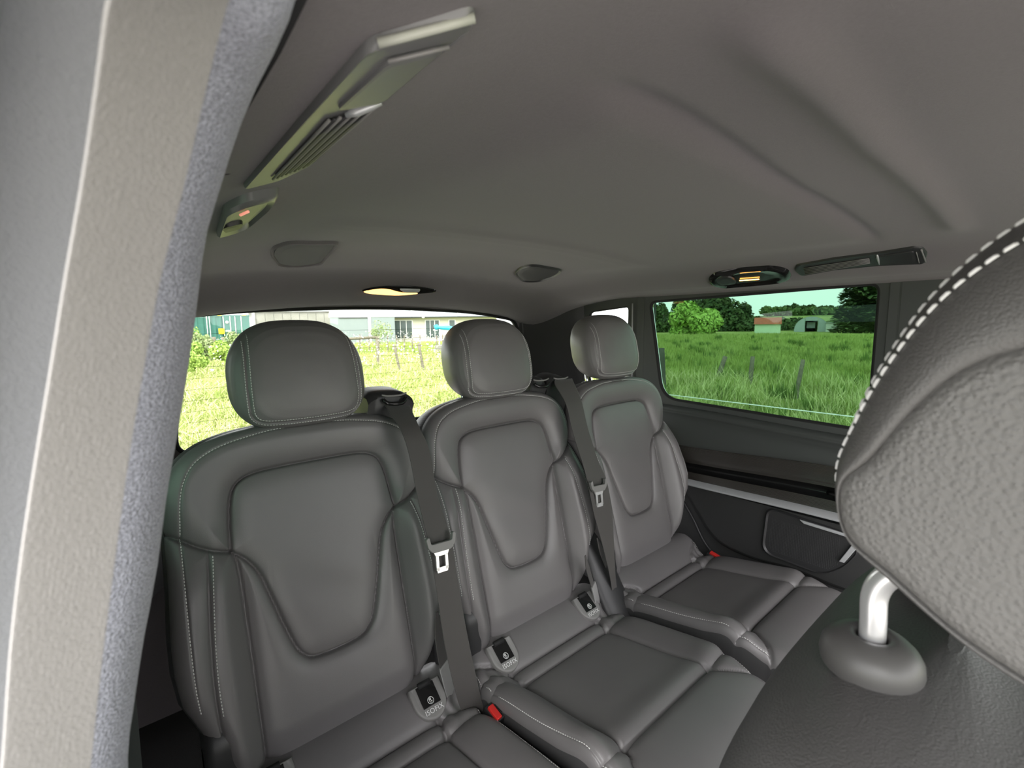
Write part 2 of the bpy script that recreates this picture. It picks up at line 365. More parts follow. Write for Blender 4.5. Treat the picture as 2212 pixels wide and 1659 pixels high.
def build_master():
    seat = empty('passenger_seat', 'black leather rear passenger seat', 'seat', (.287, .82, -.73), 'rear row of three leather seats')
    h = hback(_bu, _bt); P = S3(_bu, _bt, h)
    nv, nu = _bu.shape
    # regions
    cu = (_bu[1:, 1:] + _bu[:-1, :-1]) / 2; ct = (_bt[1:, 1:] + _bt[:-1, :-1]) / 2
    X = np.stack([cu, ct], -1); inn = inside(X, ins); au = np.abs(cu)
    tsh = np.interp(au, np.r_[0, sh_r[:, 0]], np.r_[.36, sh_r[:, 1]]); above = (ct > tsh) & ~inn
    cen = ~inn & ~above & (au < np.interp(ct, cs_r[::-1, 1], cs_r[::-1, 0]))
    outer = dpoly(X, outl) < 1e-9
    reg = np.where(inn, 0, np.where(above, 1, np.where(cen, 2, np.where(cu < 0, 3, 4))))
    # exact vertex normals of the whole surface, so that split parts shade as one skin
    du = np.gradient(P, axis=1); dv = np.gradient(P, axis=0); N = np.cross(du, dv); N /= np.linalg.norm(N, axis=-1)[..., None] + 1e-12
    if (N[nv // 2, nu // 2] @ NB) < 0: N = -N
    idx = np.arange(nv * nu).reshape(nv, nu)
    Q = np.stack([idx[:-1, :-1], idx[:-1, 1:], idx[1:, 1:], idx[1:, :-1]], -1)
    PF = P.reshape(-1, 3); NF = N.reshape(-1, 3)
    for r, nm in enumerate(['backrest_insert', 'shoulder_panel', 'backrest_panel', 'side_bolster', 'side_bolster']):
        q = wind(PF, NF, Q[reg == r].reshape(-1, 4)); used, inv = np.unique(q, return_inverse=True); inv = inv.reshape(-1, 4)
        me = bpy.data.meshes.new(nm); me.from_pydata(PF[used].tolist(), [], inv.tolist()); me.update(); me.materials.append(m_leather)
        me.shade_smooth(); me.normals_split_custom_set_from_vertices(NF[used].tolist())
        o = bpy.data.objects.new(nm, me); C.objects.link(o); o.parent = seat
    # gusset round the edge and hard back
    e = np.concatenate([idx[:, 0], idx[-1, 1:-1], idx[::-1, -1]]); E = PF[e]
    eu = np.concatenate([_bu[:, 0], _bu[-1, 1:-1], _bu[::-1, -1]]); et = np.concatenate([_bt[:, 0], _bt[-1, 1:-1], _bt[::-1, -1]])
    eh = hback(eu, et)
    rows = []
    for d, ins_ in ((0, 0), (.006, -.002), (.02, -.004), (.045, -.003), (.075, .004), (.095, .016), (.108, .034), (.112, .06)):
        f = 1 - ins_ / .24
        tt = np.where(et > .3, .3 + (et - .3) * (1 - ins_ / .27), et)
        rows.append(S3(eu * f, tt, eh - d * (1 - .0) + 0))
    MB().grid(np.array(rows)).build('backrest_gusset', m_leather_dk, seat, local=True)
    k = len(eu); f = .75
    b = MB(); R0 = S3(eu * f, np.where(et > .3, .3 + (et - .3) * (1 - .06 / .27), et), eh - .111); half_n = k // 2
    L = R0[:half_n]; Rr = R0[::-1][:half_n]
    G = np.stack([L + (Rr - L) * s for s in np.linspace(0, 1, 9)], 1)
    b.grid(G).build('back_shell', m_plast, seat, local=True)
    # stitches
    st = MB()
    a = arch_r[:]; 
    for sgn in (-1, 1):
        aa = arch_r[arch_r[:, 1] > (.135 if sgn < 0 else .19)]; PL = hpt(aa * [sgn, 1]); dashes(st, PL[3:], nback, w=.0016, h=.001)
        PL = hpt(resample(s2_r, 40)[1:30] * [sgn, 1] + [-.006 * sgn, 0]); dashes(st, PL, nback, w=.0017, h=.001)
    so = st.build('stitching', m_thread, seat, local=True, smooth=False, recalc=False); so['kind'] = 'stuff'

    # ---------------- seat cushion
    prof = np.array([(.035, -.010), (.015, -.003), (-.01, -.006), (-.035, -.018), (-.058, -.036), (-.070, -.052), (-.080, -.049), (-.095, -.048), (-.109, -.058),
                     (-.125, -.050), (-.16, -.041), (-.22, -.030), (-.30, -.014), (-.352, -.0005), (-.375, -.009), (-.395, .0015), (-.44, .004), (-.48, -.002), (-.52, -.020), (-.545, -.05), (-.555, -.10), (-.55, -.16)])
    pr = spline(prof, 190)
    sy = pr[:, 0]
    # half width of the cushion along its length and the inner seam of the bolsters
    wy = np.array([-.56, -.52, -.48, -.44, -.42, -.39, -.35, -.30, -.20, -.10, .0, .04]); ww = np.array([.190, .199, .204, .2085, .2135, .221, .228, .232, .234, .234, .230, .215])
    innr = spline([(.30, .0), (.156, -.055), (.150, -.075), (.143, -.109), (.144, -.25), (.148, -.375), (.160, -.400), (.180, -.425), (.200, -.444), (.216, -.455), (.24, -.47)], 60)
    innr_y = innr[4:, 1]; innr_x = innr[4:, 0]
    bst = spline([(.221, -.01), (.224, -.08), (.225, -.15), (.224, -.24), (.219, -.32), (.213, -.385), (.199, -.440)], 60)
    nu2 = 141; uu = np.sin(np.linspace(-1, 1, nu2) * math.pi / 2)
    Wd = np.interp(sy, wy, ww); CX = uu[None, :] * Wd[:, None]; SY = np.repeat(sy[:, None], nu2, 1); Z0 = np.repeat(pr[:, 1:2], nu2, 1)
    def hc(x, y):
        ax = np.abs(x); X = np.stack([ax, y], -1); di = dpoly(X, innr); dst = dpoly(X, bst)
        xin = np.interp(y, innr_y[::-1], innr_x[::-1], left=.5, right=.5)
        out = ax > xin
        hh = np.zeros_like(x)
        zb = np.where(x < 0, .029 * sst(-.02, -.12, y) * (1 - sst(-.34, -.455, y)), .007 * sst(-.03, -.18, y) * (1 - sst(-.28, -.44, y)) - .020 * sst(-.14, -.03, y))
        hh += np.where(out, (.006 + .006 * (1 - sst(-.36, -.44, y))) * (1 - np.exp(-di / .012)) + zb * sst(0, .055, ax - xin), .006 * (1 - np.exp(-di / .012)))
        hh -= .006 * np.exp(-(di / .0032) ** 2)
        w = np.interp(y, wy, ww); de = (w - ax)
        hh += smoothstep_edge(de, .030) * 1.0
        for yy in (-.0715, -.109, -.375):
            hh -= .007 * np.exp(-((y - yy) / .0032) ** 2) * (~out)
        hh -= .002 * np.exp(-(dst / .0018) ** 2)
        # wrinkled leather on the bolster's rear end
        hh += np.where(out, .0018 * np.sin(x * 240 + np.sin(y * 90) * 2) * np.exp(-((y + .05) / .05) ** 2), 0)
        return hh
    HC = hc(CX, SY)
    tz = np.gradient(pr, axis=0); nrm = np.stack([tz[:, 1], -tz[:, 0]], 1); nrm /= np.linalg.norm(nrm, axis=1)[:, None]; nrm *= np.sign(nrm[40:41, 1])
    CP = np.stack([CX, SY + nrm[:, 0:1] * HC, Z0 + nrm[:, 1:2] * HC], -1)
    cx_ = (CX[1:, 1:] + CX[:-1, :-1]) / 2; cy_ = (SY[1:, 1:] + SY[:-1, :-1]) / 2
    xin = np.interp(cy_, innr_y[::-1], innr_x[::-1], left=.5, right=.5); out = np.abs(cx_) > xin
    reg = np.where(out, np.where(cx_ < 0, 4, 5), np.where(cy_ > -.0715, 0, np.where(cy_ > -.109, 1, np.where(cy_ > -.375, 2, 3))))
    du = np.gradient(CP, axis=1); dv = np.gradient(CP, axis=0); N = np.cross(du, dv); N /= np.linalg.norm(N, axis=-1)[..., None] + 1e-12
    if N[90, nu2 // 2, 2] < 0: N = -N
    idx = np.arange(CX.size).reshape(CX.shape); Q = np.stack([idx[:-1, :-1], idx[:-1, 1:], idx[1:, 1:], idx[1:, :-1]], -1); PF = CP.reshape(-1, 3); NF = N.reshape(-1, 3)
    for r, nm in enumerate(['cushion_roll', 'cushion_rib', 'cushion_panel', 'cushion_front_panel', 'cushion_bolster', 'cushion_bolster']):
        q = Q[reg == r].reshape(-1, 4)
        if len(q) == 0: continue
        q = wind(PF, NF, q)
        used, inv = np.unique(q, return_inverse=True); inv = inv.reshape(-1, 4)
        me = bpy.data.meshes.new(nm); me.from_pydata(PF[used].tolist(), [], inv.tolist()); me.update(); me.materials.append(m_leather)
        me.shade_smooth(); me.normals_split_custom_set_from_vertices(NF[used].tolist())
        o = bpy.data.objects.new(nm, me); C.objects.link(o); o.parent = seat
    E = np.concatenate([CP[:, 0], CP[-1, 1:-1], CP[::-1, -1]]); E0 = E.copy(); rows = [E]
    for d, i_ in ((.012, .0), (.05, .004), (.11, .008), (.16, .03)):
        e2 = E0.copy(); e2[:, 0] *= (1 - i_ / .24); e2[:, 2] = np.minimum(E0[:, 2] - d * .6, np.maximum(E0[:, 2] - d, -.30)) ; rows.append(e2)
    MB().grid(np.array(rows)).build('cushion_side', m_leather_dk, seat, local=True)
    st = MB()
    for sgn in (-1, 1):
        b2 = bst * [sgn, 1]; hh = hc(b2[:, 0], b2[:, 1]); zz = np.interp(b2[:, 1], sy[::-1], pr[::-1, 1])
        dashes(st, np.stack([b2[:, 0], b2[:, 1], zz + hh + .0008], 1), lambda c: (.3 * sgn, 0, 1), w=.0016, h=.001)
    so = st.build('cushion_stitching', m_thread, seat, local=True, smooth=False, recalc=False); so['kind'] = 'stuff'
    # frame under the cushion, runner feet
    MB().box((-.20, -.48, -.22), (.20, .03, -.10)).build('seat_frame', m_plast, seat, local=True, bevel=.02)
    for sx in (-.17, .17):
        MB().box((sx - .02, -.42, -.387), (sx + .02, .0, -.21)).build('seat_leg', m_plast, seat, local=True, bevel=.006)
    # hinge covers at the foot of the backrest
    for sx in (-1,):
        o = rrect(-.045, .045, -.06, .075, .04)
        rows = [np.stack([np.full(len(o), sx * x), o[:, 0] * s + .03, o[:, 1] * s + .035], 1) for x, s in ((.185, 1), (.214, 1), (.222, .94), (.226, .8), (.227, .3))]
        MB().grid(np.array(rows), close_v=True).build('hinge_cover', m_plast, seat, local=True)
    headrest(seat)
    for sx in (-.143, .143): isofix(seat, sx)
    return seat

HZ, HY = .636, .103
def headrest(seat):
    h = 0
    nth = 150; th = np.linspace(0, 2 * math.pi, nth, endpoint=False)
    def outline(th):
        c, s = np.cos(th), np.sin(th)
        ex = np.where(s > 0, 2.9, 3.6)
        r = (np.abs(c / .1265) ** ex + np.abs(s / np.where(s > 0, .106, .102)) ** ex) ** (-1 / ex)
        x, z = r * c, r * s
        x = x * (1 - .10 * sst(.0, .11, z) - .05 * sst(-.03, -.10, z))
        return np.stack([x, z], 1)
    O = outline(th)
    S = np.r_[0, np.linspace(.08, .78, 16), np.linspace(.80, .97, 26), .98, .99, 1, .998, .988, .965, .935, .90, .85, .75, .55, .3, 0]
    D0 = np.array([0, .3, .6, .78, .88, .94, .98, 1.0]); D1 = np.array([0, .0012, .005, .0105, .0185, .028, .038, .052])
    D = np.interp(np.minimum(S, 1), D0, D1); k = np.argmax(S == 1.0)
    D[k:] = [.052, .062, .075, .090, .102, .112, .120, .127, .131, .133, .134][:len(D[k:])]
    lean = .26
    def P3(xz, d):
        z = xz[..., 1]
        return np.stack([xz[..., 0] + .004, HY + lean * (z + .1) * .75 + d * (1 + 0 * z) - .0, HZ + z + .0 * d], -1)
    sm = []; sm_r = spline([(.090, .10), (.097, .06), (.101, 0), (.101, -.05), (.096, -.071), (.080, -.081), (.04, -.0835), (0, -.084)], 60)
    seam = np.vstack([sm_r, (sm_r * [-1, 1])[::-1][1:]])
    rows = []
    for s, d in zip(S, D):
        xz = O * s; dd = np.full(nth, d)
        if d < .052: dd = dd + .0035 * np.exp(-(dpoly(xz, seam) / .0022) ** 2) * (s < .99)
        rows.append(P3(xz, dd))
    hr = MB().grid(np.array(rows), close_v=True).build('headrest', m_leather, seat, local=True)
    def proj(P):
        P = np.asarray(P, float); thp = np.arctan2(P[:, 1], P[:, 0]); o = outline(thp); s = np.linalg.norm(P, axis=1) / np.linalg.norm(o, axis=1)
        d = np.interp(s, D0, D1); ok = s < .985
        return P3(P, d - .0007)[ok]
    st = MB()
    # both rows of the double stitch, either side of the seam
    g = np.gradient(seam, axis=0); n2 = np.stack([g[:, 1], -g[:, 0]], 1); n2 /= np.linalg.norm(n2, axis=1)[:, None]
    for off in (.0042, -.0042): dashes(st, proj(seam + n2 * off), lambda c: (0, -1, 0), step=.0050, ln=.0036, w=.0014)
    so = st.build('headrest_stitching', m_thread, hr, local=True, smooth=False, recalc=False); so['kind'] = 'stuff'
    for sx in (-.072, .072):
        p = MB().tube([(sx, .195, .50), (sx, .200, .54), (sx, .207, .60)], .0062, 14).build('headrest_post', m_chrome, seat, local=True)
        lathe([(0, 0), (.019, 0), (.020, .003), (.017, .006), (.009, .007), (.0085, .0)], (sx, .197, .533)).build('post_collar', m_plast, p, local=True)
def lathe(prof, c, n=28, axis=None):
    th = np.linspace(0, 2 * math.pi, n, endpoint=False); mb = MB()
    A = np.array([0, 0, 1.]) if axis is None else np.asarray(axis, float) / np.linalg.norm(axis)
    u = np.cross(A, [1, 0, 0]); u = u / np.linalg.norm(u); w = np.cross(A, u)
    G = np.array([[np.asarray(c) + A * z + r * (u * math.cos(t) + w * math.sin(t)) for t in th] for r, z in prof])
    return mb.grid(G, close_v=True)
def isofix(seat, sx):
    """anchor guide let into the upper corner of the cushion roll"""
    # local frame on the roll: origin, right (x), down-forward (dn), outwards (nn)
    o = np.array([sx, -.028, -.004]); dn = np.array([0, -.80, -.60]); nn = np.array([0, -.60, .80]); rx = np.array([1., 0, 0])
    def P(q, h): q = np.asarray(q, float); return o + q[:, :1] * rx + q[:, 1:2] * dn + nn * h
    out = np.vstack([[(-.034, -.012)], [(-.034 + 0 * i, y) for i, y in enumerate((.0, .018))], [(-.034 + .034 * (1 - math.cos(a)), .018 + .036 * math.sin(a)) for a in np.linspace(.15, math.pi - .15, 14)], [(.034, .018), (.034, .0), (.034, -.012)]])
    inn = np.array([(-.0195, -.010), (.0195, -.010), (.0195, .031), (-.0195, .031)])
    fr = MB(); n = len(out)
    fr.grid(np.array([P(out * 1.04, -.004), P(out * 1.02, .003), P(out, .0055), P(out * .93, .0062), P(out * [.75, .8], .0048)]), close_v=True)
    fr.add(P(out * [.75, .8], .0048), [tuple(range(n))])
    g = fr.build('isofix_guide', m_plast_g, seat, local=True)
    MB().prism(P(inn, .0052), nn * .0012).build('cover_flap', m_gloss, g, local=True, bevel=.0006)
    MB().box((-.014, -.004, -.008), (.014, .004, .002), mat=Matrix.Translation(Vector(o + dn * -.012 + nn * .009))).build('anchor_slot', m_black, g, local=True)
    # round child emblem
    r1 = MB(); th = np.linspace(0, 2 * math.pi, 26)[:-1]
    c = np.array([0, .0215]); rot = lambda a, b: P(np.array([[c[0] + a, c[1] + b]]), .0070)[0]
    r1.tube([rot(.0062 * math.cos(t), .0062 * math.sin(t)) for t in np.linspace(0, 2 * math.pi, 27)], .00055, 6, cap=False)
    r1.tube([rot(.0016 * math.cos(t) - .0005, .0016 * math.sin(t) - .0028) for t in np.linspace(0, 2 * math.pi, 12)], .0006, 6, cap=False)
    r1.tube([rot(-.0028, -.004), rot(-.0028, .001), rot(-.001, .004), (rot(.002, .0035))], .0005, 6)
    r1.tube([rot(.0004, -.001), rot(.0006, .0015), rot(.0032, .0018)], .0007, 6)
    r1.build('child_seat_emblem', m_white, g, local=True)
    cu = bpy.data.curves.new('isofix_lettering', 'FONT'); cu.body = 'ISOFIX'; cu.size = .0125; cu.extrude = .0001; cu.align_x = 'CENTER'; cu.space_character = 1.1
    t0 = bpy.data.objects.new('lettering', cu); C.objects.link(t0); bpy.context.view_layer.update()
    me = bpy.data.meshes.new_from_object(t0.evaluated_get(bpy.context.evaluated_depsgraph_get())); bpy.data.objects.remove(t0); bpy.data.curves.remove(cu)
    me.materials.clear(); me.materials.append(m_white); t = bpy.data.objects.new('lettering', me); C.objects.link(t); t.parent = g
    q = P(np.array([[0, .0435]]), .0068)[0]; up = -dn
    t.matrix_local = Matrix(((rx[0], up[0], nn[0], q[0]), (rx[1], up[1], nn[1], q[1]), (rx[2], up[2], nn[2], q[2]), (0, 0, 0, 1)))

seat_L = build_master(); seat_L['label'] = 'rear black leather seat behind the pillar, nearest the open door'
seat_M = copy_tree(seat_L); seat_M.location.x += .48; seat_M['label'] = 'middle black leather seat of the rear row of three'
seat_R = copy_tree(seat_L); seat_R.location.x += .968; seat_R['label'] = 'rear black leather seat beside the tinted side window'
for o in seat_R.children:
    if o.name.startswith('headrest'):  # this headrest stands a notch higher
        if not o.name.startswith('headrest_post'): o.location.z += .012
def drop(o):
    for c in list(o.children): drop(c)
    bpy.data.objects.remove(o)
for o in list(seat_R.children):
    if o.name.startswith('isofix_guide'): drop(o)

# ------------------------------------------------------------------ van shell
XL, XR, XC = -.066, 1.60, .767
def ceil_z(x, y):
    o = np.abs(x - XC)
    z = .192 - .036 * (np.minimum(o, .55) / .55) ** 2 - .052 * sst(.53, .74, o)
    z = z - .035 * sst(1.05, 1.5, y) - .09 * sst(1.35, 1.62, y)
    fade = 1 - sst(.42, .52, np.abs(x - XC))
    ya = .295 - .071 * sst(.85, .15, x); yb = .163 - .030 * sst(.75, .2, x); yc = .856 - .058 * sst(.75, .25, x)
    z = z - .011 * np.exp(-((y - yb) / .020) ** 2) * fade
    z = z - .009 * sst(-.005, .030, y - ya) * (1 - sst(.03, .48, y - ya)) * fade
    z = z + .005 * np.exp(-((y - ya + .006) / .010) ** 2) * fade
    z = z - .006 * np.exp(-((y - yc) / .030) ** 2) * fade - .006 * sst(0, .045, y - yc) * (1 - sst(.95, 1.3, y)) * fade
    return z
def shell():
    xs = np.linspace(XL - .02, XR + .02, 90); ys = np.r_[np.linspace(-.55, .05, 12), np.linspace(.06, .36, 60), np.linspace(.37, .80, 20), np.linspace(.81, 1.0, 30), np.linspace(1.02, 1.64, 40)]
    Y, X = np.meshgrid(ys, xs, indexing='ij'); Z = ceil_z(X, Y)
    lo = np.stack([X, Y, Z], -1)
    mb = MB(); mb.grid(lo)
    up = lo.copy(); up[..., 2] += .04; mb.grid(up)
    o = mb.build('ceiling', m_head); o['kind'] = 'structure'
    MB().box((XL - .1, -.95, -1.16), (XR + .1, 1.75, -1.12)).build('floor', m_floor, smooth=False)['kind'] = 'structure'
shell()

def wall_profile_x(z):
    """inner face of the side wall, measured at the right: x as a function of height"""
    return np.interp(z, [-1.2, -.62, -.34, -.31, .10, .14, .19], [1.60, 1.595, 1.592, 1.600, 1.600, 1.585, 1.50])
WIN = round_poly([(1.063, .075), (.352, .095), (.352, -.312), (1.000, -.290)], [.03, .03, .05, .07], 8)
WIN2 = round_poly([(1.36, .045), (1.155, .062), (1.155, -.285), (1.36, -.27)], [.03, .02, .04, .04], 8)
def side_wall(mirror=False):
    side = 'left' if mirror else 'right'
    mx = (lambda V: np.stack([2 * XC - V[..., 0], V[..., 1], V[..., 2]], -1)) if mirror else (lambda V: V)
    y0 = .42 if mirror else -.9
    # sheet with two openings, built as strips between window outlines and a frame rectangle
    def pts(poly, x): return mx(np.stack([np.full(len(poly), x), poly[:, 0], poly[:, 1]], 1))
    def outer_for(poly, ya, yb, za, zb):
        c = poly.mean(0); out = []
        for p in poly:
            d = p - c; k = 1e9
            if d[0] > 1e-9: k = min(k, (yb - c[0]) / d[0])
            if d[0] < -1e-9: k = min(k, (ya - c[0]) / d[0])
            if d[1] > 1e-9: k = min(k, (zb - c[1]) / d[1])
            if d[1] < -1e-9: k = min(k, (za - c[1]) / d[1])
            out.append(c + d * k)
        return np.array(out)
    mb = MB()
    for poly, ya, yb in ((WIN, .30, 1.11), (WIN2, 1.11, 1.64)):
        o = outer_for(poly, ya, yb, -.36, .14)
        mb.ring(pts(poly, 1.603), pts(poly * .0 + poly, 1.585)); mb.ring(pts(poly, 1.585), pts(o, 1.580))
        # square corners
    if not mirror:
        mb.box((1.58, .20, -.36), (1.66, .305, .16))
        mb.box((1.58, -.95, -.36), (1.66, -.80, .16))
    mb.box(tuple(mx(np.array([1.58, y0, -1.14]))), tuple(mx(np.array([1.66, 1.66, -.355]))))
    for ya, yb, za, zb in ((1.08, 1.14, -.36, .14), (.30, .33, -.36, .14), (1.58, 1.64, -.36, .14)):
        mb.box(tuple(mx(np.array([1.581, ya, za]))), tuple(mx(np.array([1.66, yb, zb]))))
    mb.box(tuple(mx(np.array([1.58, y0, .100]))), tuple(mx(np.array([1.68, 1.66, .26]))))
    w = mb.build('wall_' + side, m_trim, smooth=False); w['kind'] = 'structure'
    # soft cove from the window head up to the headliner
    ys = np.linspace(y0, 1.64, 40); prof = [(1.582, .092), (1.574, .096), (1.555, .099), (1.52, .112), (1.46, .13), (1.40, .14)]
    G = np.array([[(x, y, min(z, float(ceil_z(x, y)) - .0015) if x > 1.41 else float(ceil_z(x, y)) + .003) for x, z in prof] for y in ys]); 
    MB().grid(mx(G)).build('trim_5' if mirror else 'trim_1', m_head)['kind'] = 'structure'
    # glazing
    win = MB(); win.prism(pts(WIN * [1, 1], 1.604), (.004 * (-1 if mirror else 1), 0, 0))
    g = win.build('window_4' if mirror else 'window_1', m_glass_tint, smooth=False); g['kind'] = 'structure'
    cl = MB().tube(np.vstack([pts(WIN, 1.592), pts(WIN, 1.592)[:1]]), .0075, 8, cap=False).build('rubber_gasket', m_black, g)
    win = MB(); win.prism(pts(WIN2, 1.604), (.004 * (-1 if mirror else 1), 0, 0))
    g = win.build('window_5' if mirror else 'window_2', m_glass_clear, smooth=False); g['kind'] = 'structure'
    MB().tube(np.vstack([pts(WIN2, 1.592), pts(WIN2, 1.592)[:1]]), .006, 8, cap=False).build('rubber_gasket', m_black, g)
    MB().tube(pts(np.array([(1.125, -.29), (1.128, -.1), (1.13, .07)]), 1.574), .0028, 8).build('window_strip', m_satin, g)
    # sill and upper trim: swept profile (x,z) along y
    def sweep(name, prof, ya, yb, m, bend=None, n=40):
        ys = np.linspace(ya, yb, n); G = []
        for y in ys:
            G.append([(x, y, z + (bend(y) if bend else 0)) for x, z in prof])
        return G
    t = MB()
    P = spline([(1.598, -.298), (1.588, -.306), (1.574, -.312), (1.566, -.322), (1.568, -.331), (1.562, -.337), (1.553, -.352), (1.546, -.38), (1.543, -.42), (1.549, -.45), (1.57, -.46)], 50)
    bow = lambda y: .0 + .030 * (1 - sst(.35, .95, y))
    sl = lambda y: -.022 * (1 - sst(.3, 1.0, y))
    G = np.array([[(x, y, z + (sl(y) if z > -.345 else (sl(y) + (bow(y) - sl(y)) * min(1, (-.345 - z) / .1)))) for x, z in P] for y in np.linspace(y0, 1.30, 60)])
    t.grid(mx(G)); tr = t.build('trim_6' if mirror else 'trim_2', m_trim); tr['kind'] = 'structure'
    return mx
mxR = side_wall(False); mxL = side_wall(True)

def door_trim(mx, side, y0):
    bow = lambda y: .030 * (1 - sst(.35, .95, y))
    th = empty('armrest_trim', 'dark ribbed gloss trim with silver strip running along the wall below the %s' % side, 'trim', mx(np.array([1.55, .6, -.50])))
    end = lambda y: sst(.99, .93, y)      # the bands taper into the wall behind the seat
    ys = np.linspace(y0, 1.0, 90)
    # upper ribbed band: real fine ribs
    n = 89; q = np.linspace(0, 1, n); z = -.444 - .058 * q; x = 1.545 - .024 * np.sin(np.pi * np.clip(q * 1.15, 0, 1)) + .0011 * np.sin(np.arange(n) * math.pi / 2)
    G = np.array([[(xx + .0 * (1 - end(y)), y, zz + bow(y) * (1 - .15 * i / n) + 0) for i, (xx, zz) in enumerate(zip(x, z))] for y in ys])
    MB().grid(mx(G)).build('ribbed_band', m_ribtrim, th)
    pr = spline([(1.546, -.502), (1.560, -.508), (1.575, -.520), (1.572, -.531), (1.552, -.536), (1.545, -.5345)], 26)
    G = np.array([[(xx, y, zz + bow(y) * (.85 - .2 * i / 26)) for i, (xx, zz) in enumerate(pr)] for y in ys]); MB().grid(mx(G)).build('handle_recess', m_gloss, th)
    q = np.linspace(0, 1, 41); z = -.5345 - .028 * q; x = 1.545 - .006 * np.sin(np.pi * q) + .0010 * np.sin(np.arange(41) * math.pi / 2)
    G = np.array([[(xx, y, zz + bow(y) * (.65 - .25 * i / 41)) for i, (xx, zz) in enumerate(zip(x, z))] for y in ys]); MB().grid(mx(G)).build('lower_ribbed_band', m_ribtrim, th)
    pr = [(1.548, -.558), (1.545, -.5585), (1.529, -.568), (1.526, -.572), (1.526, -.5765), (1.529, -.579), (1.560, -.580)]
    G = np.array([[(xx, y, zz + bow(y) * .38) for xx, zz in pr] for y in ys]); MB().grid(mx(G)).build('silver_strip', m_satin, th, angle=30)
    # finger pull in the recess
    MB().tube(mx(np.array([(1.553, .43, -.498), (1.549, .40, -.496), (1.549, .30, -.493), (1.553, .27, -.493)])), .008, 12, flat=(1, .8)).build('pull_handle', m_gloss, th)
    # lower panel with its curved rear edge
    lp = empty('door_lower_panel', 'dark lower side panel with curved edge under the silver strip, %s' % ('beside the rear seat' if side != 'left window' else 'left wall'), 'panel', mx(np.array([1.57, .4, -1.1])))
    c = [(y0, -.575), (.866, -.585), (.866, -.625), (.842, -.665), (.817, -.694), (.795, -.725), (.765, -.752), (.722, -.770), (.63, -.778), (.519, -.768), (.42, -.775), (y0, -.80)]
    c = np.vstack([c[:1], spline(c[1:-1], 60), c[-1:]])
    cc = c.mean(0)
    def ringp(x, s): 
        k = c.copy(); k[:, 0] = np.where(c[:, 0] > y0 + .001, c[:, 0] - s, c[:, 0]); k[:, 1] = c[:, 1] + s * (c[:, 1] < -.60); return mx(np.stack([np.full(len(k), x), k[:, 0], k[:, 1]], 1))
    b = MB(); b.grid(np.array([ringp(1.585, 0), ringp(1.560, 0), ringp(1.553, .004), ringp(1.550, .012)]), close_v=True)
    b.add(ringp(1.550, .012), [tuple(range(len(c)))]); b.build('pocket_panel', m_lower, lp, angle=50)
    b = MB(); b.prism(mx(np.array([(1.58, 1.30, -.60), (1.58, y0, -.60), (1.58, y0, -1.12), (1.58, 1.30, -1.12)])), mx(np.array([1.565, 0, 0])) - mx(np.array([1.58, 0, 0]))); b.build('base_panel', m_lower, lp, smooth=False)
    # seam line of the wheel arch cover
    pp = spline([(.93, -.60), (.85, -.70), (.79, -.79), (.70, -.85), (.60, -.88)], 30)
    MB().tube(mx(np.stack([np.full(30, 1.563), pp[:, 0], pp[:, 1]], 1)), .004, 8).build('panel_seam', m_plast, lp)
    # speaker grille
    sp = empty('door_speaker', 'black speaker grille with silver edge accents in the side panel, %s' % side, 'speaker', mx(np.array([1.55, .47, -.70])))
    g = round_poly([(.588, -.585), (.372, -.600), (.340, -.640), (.372, -.700), (.425, -.745), (.598, -.738)], [.03, .02, .02, .03, .03, .04], 7)
    def gp(x, s): c0 = g.mean(0); k = c0 + (g - c0) * s; return mx(np.stack([np.full(len(k), x), k[:, 0], k[:, 1]], 1))
    b = MB(); b.grid(np.array([gp(1.556, 1.03), gp(1.543, 1.01), gp(1.540, .985), gp(1.542, .965), gp(1.5445, .95)]), close_v=True); b.add(gp(1.5445, .95), [tuple(range(len(g)))])
    b.build('grille_frame', m_plast, sp, angle=60)
    # perforated mesh face: rows of small raised dots
    d = MB()
    for yy in np.arange(.39, .575, .0045):
        for zz in np.arange(-.722, -.615, .0045):
            p = np.array([[yy, zz]])
            if inside(p, (g - g.mean(0)) * .88 + g.mean(0))[0]:
                c0 = mx(np.array([1.5436, yy, zz])); r = .0012
                d.add([c0 + np.array([0, r, 0]), c0 + np.array([0, 0, r]), c0 - np.array([0, r, 0]), c0 - np.array([0, 0, r]), c0 + (mx(np.array([1.0, 0, 0])) - mx(np.array([1.001, 0, 0])))], [(0, 1, 4), (1, 2, 4), (2, 3, 4), (3, 0, 4)])
    d.build('grille_mesh', m_lower, sp, smooth=False)['kind'] = 'stuff'
    sx = mx(np.array([1.534, 0, 0])) - mx(np.array([1.541, 0, 0]))
    MB().prism(mx(np.array([(1.541, .492, -.594), (1.541, .365, -.599), (1.541, .362, -.607), (1.541, .479, -.603)])), sx).build('silver_accent', m_satin, sp, bevel=.0015)
    MB().prism(mx(np.array([(1.541, .356, -.622), (1.541, .346, -.632), (1.541, .372, -.684), (1.541, .385, -.684)])), sx).build('silver_accent', m_satin, sp, bevel=.0015)
door_trim(mxR, 'tinted side window', -.9)

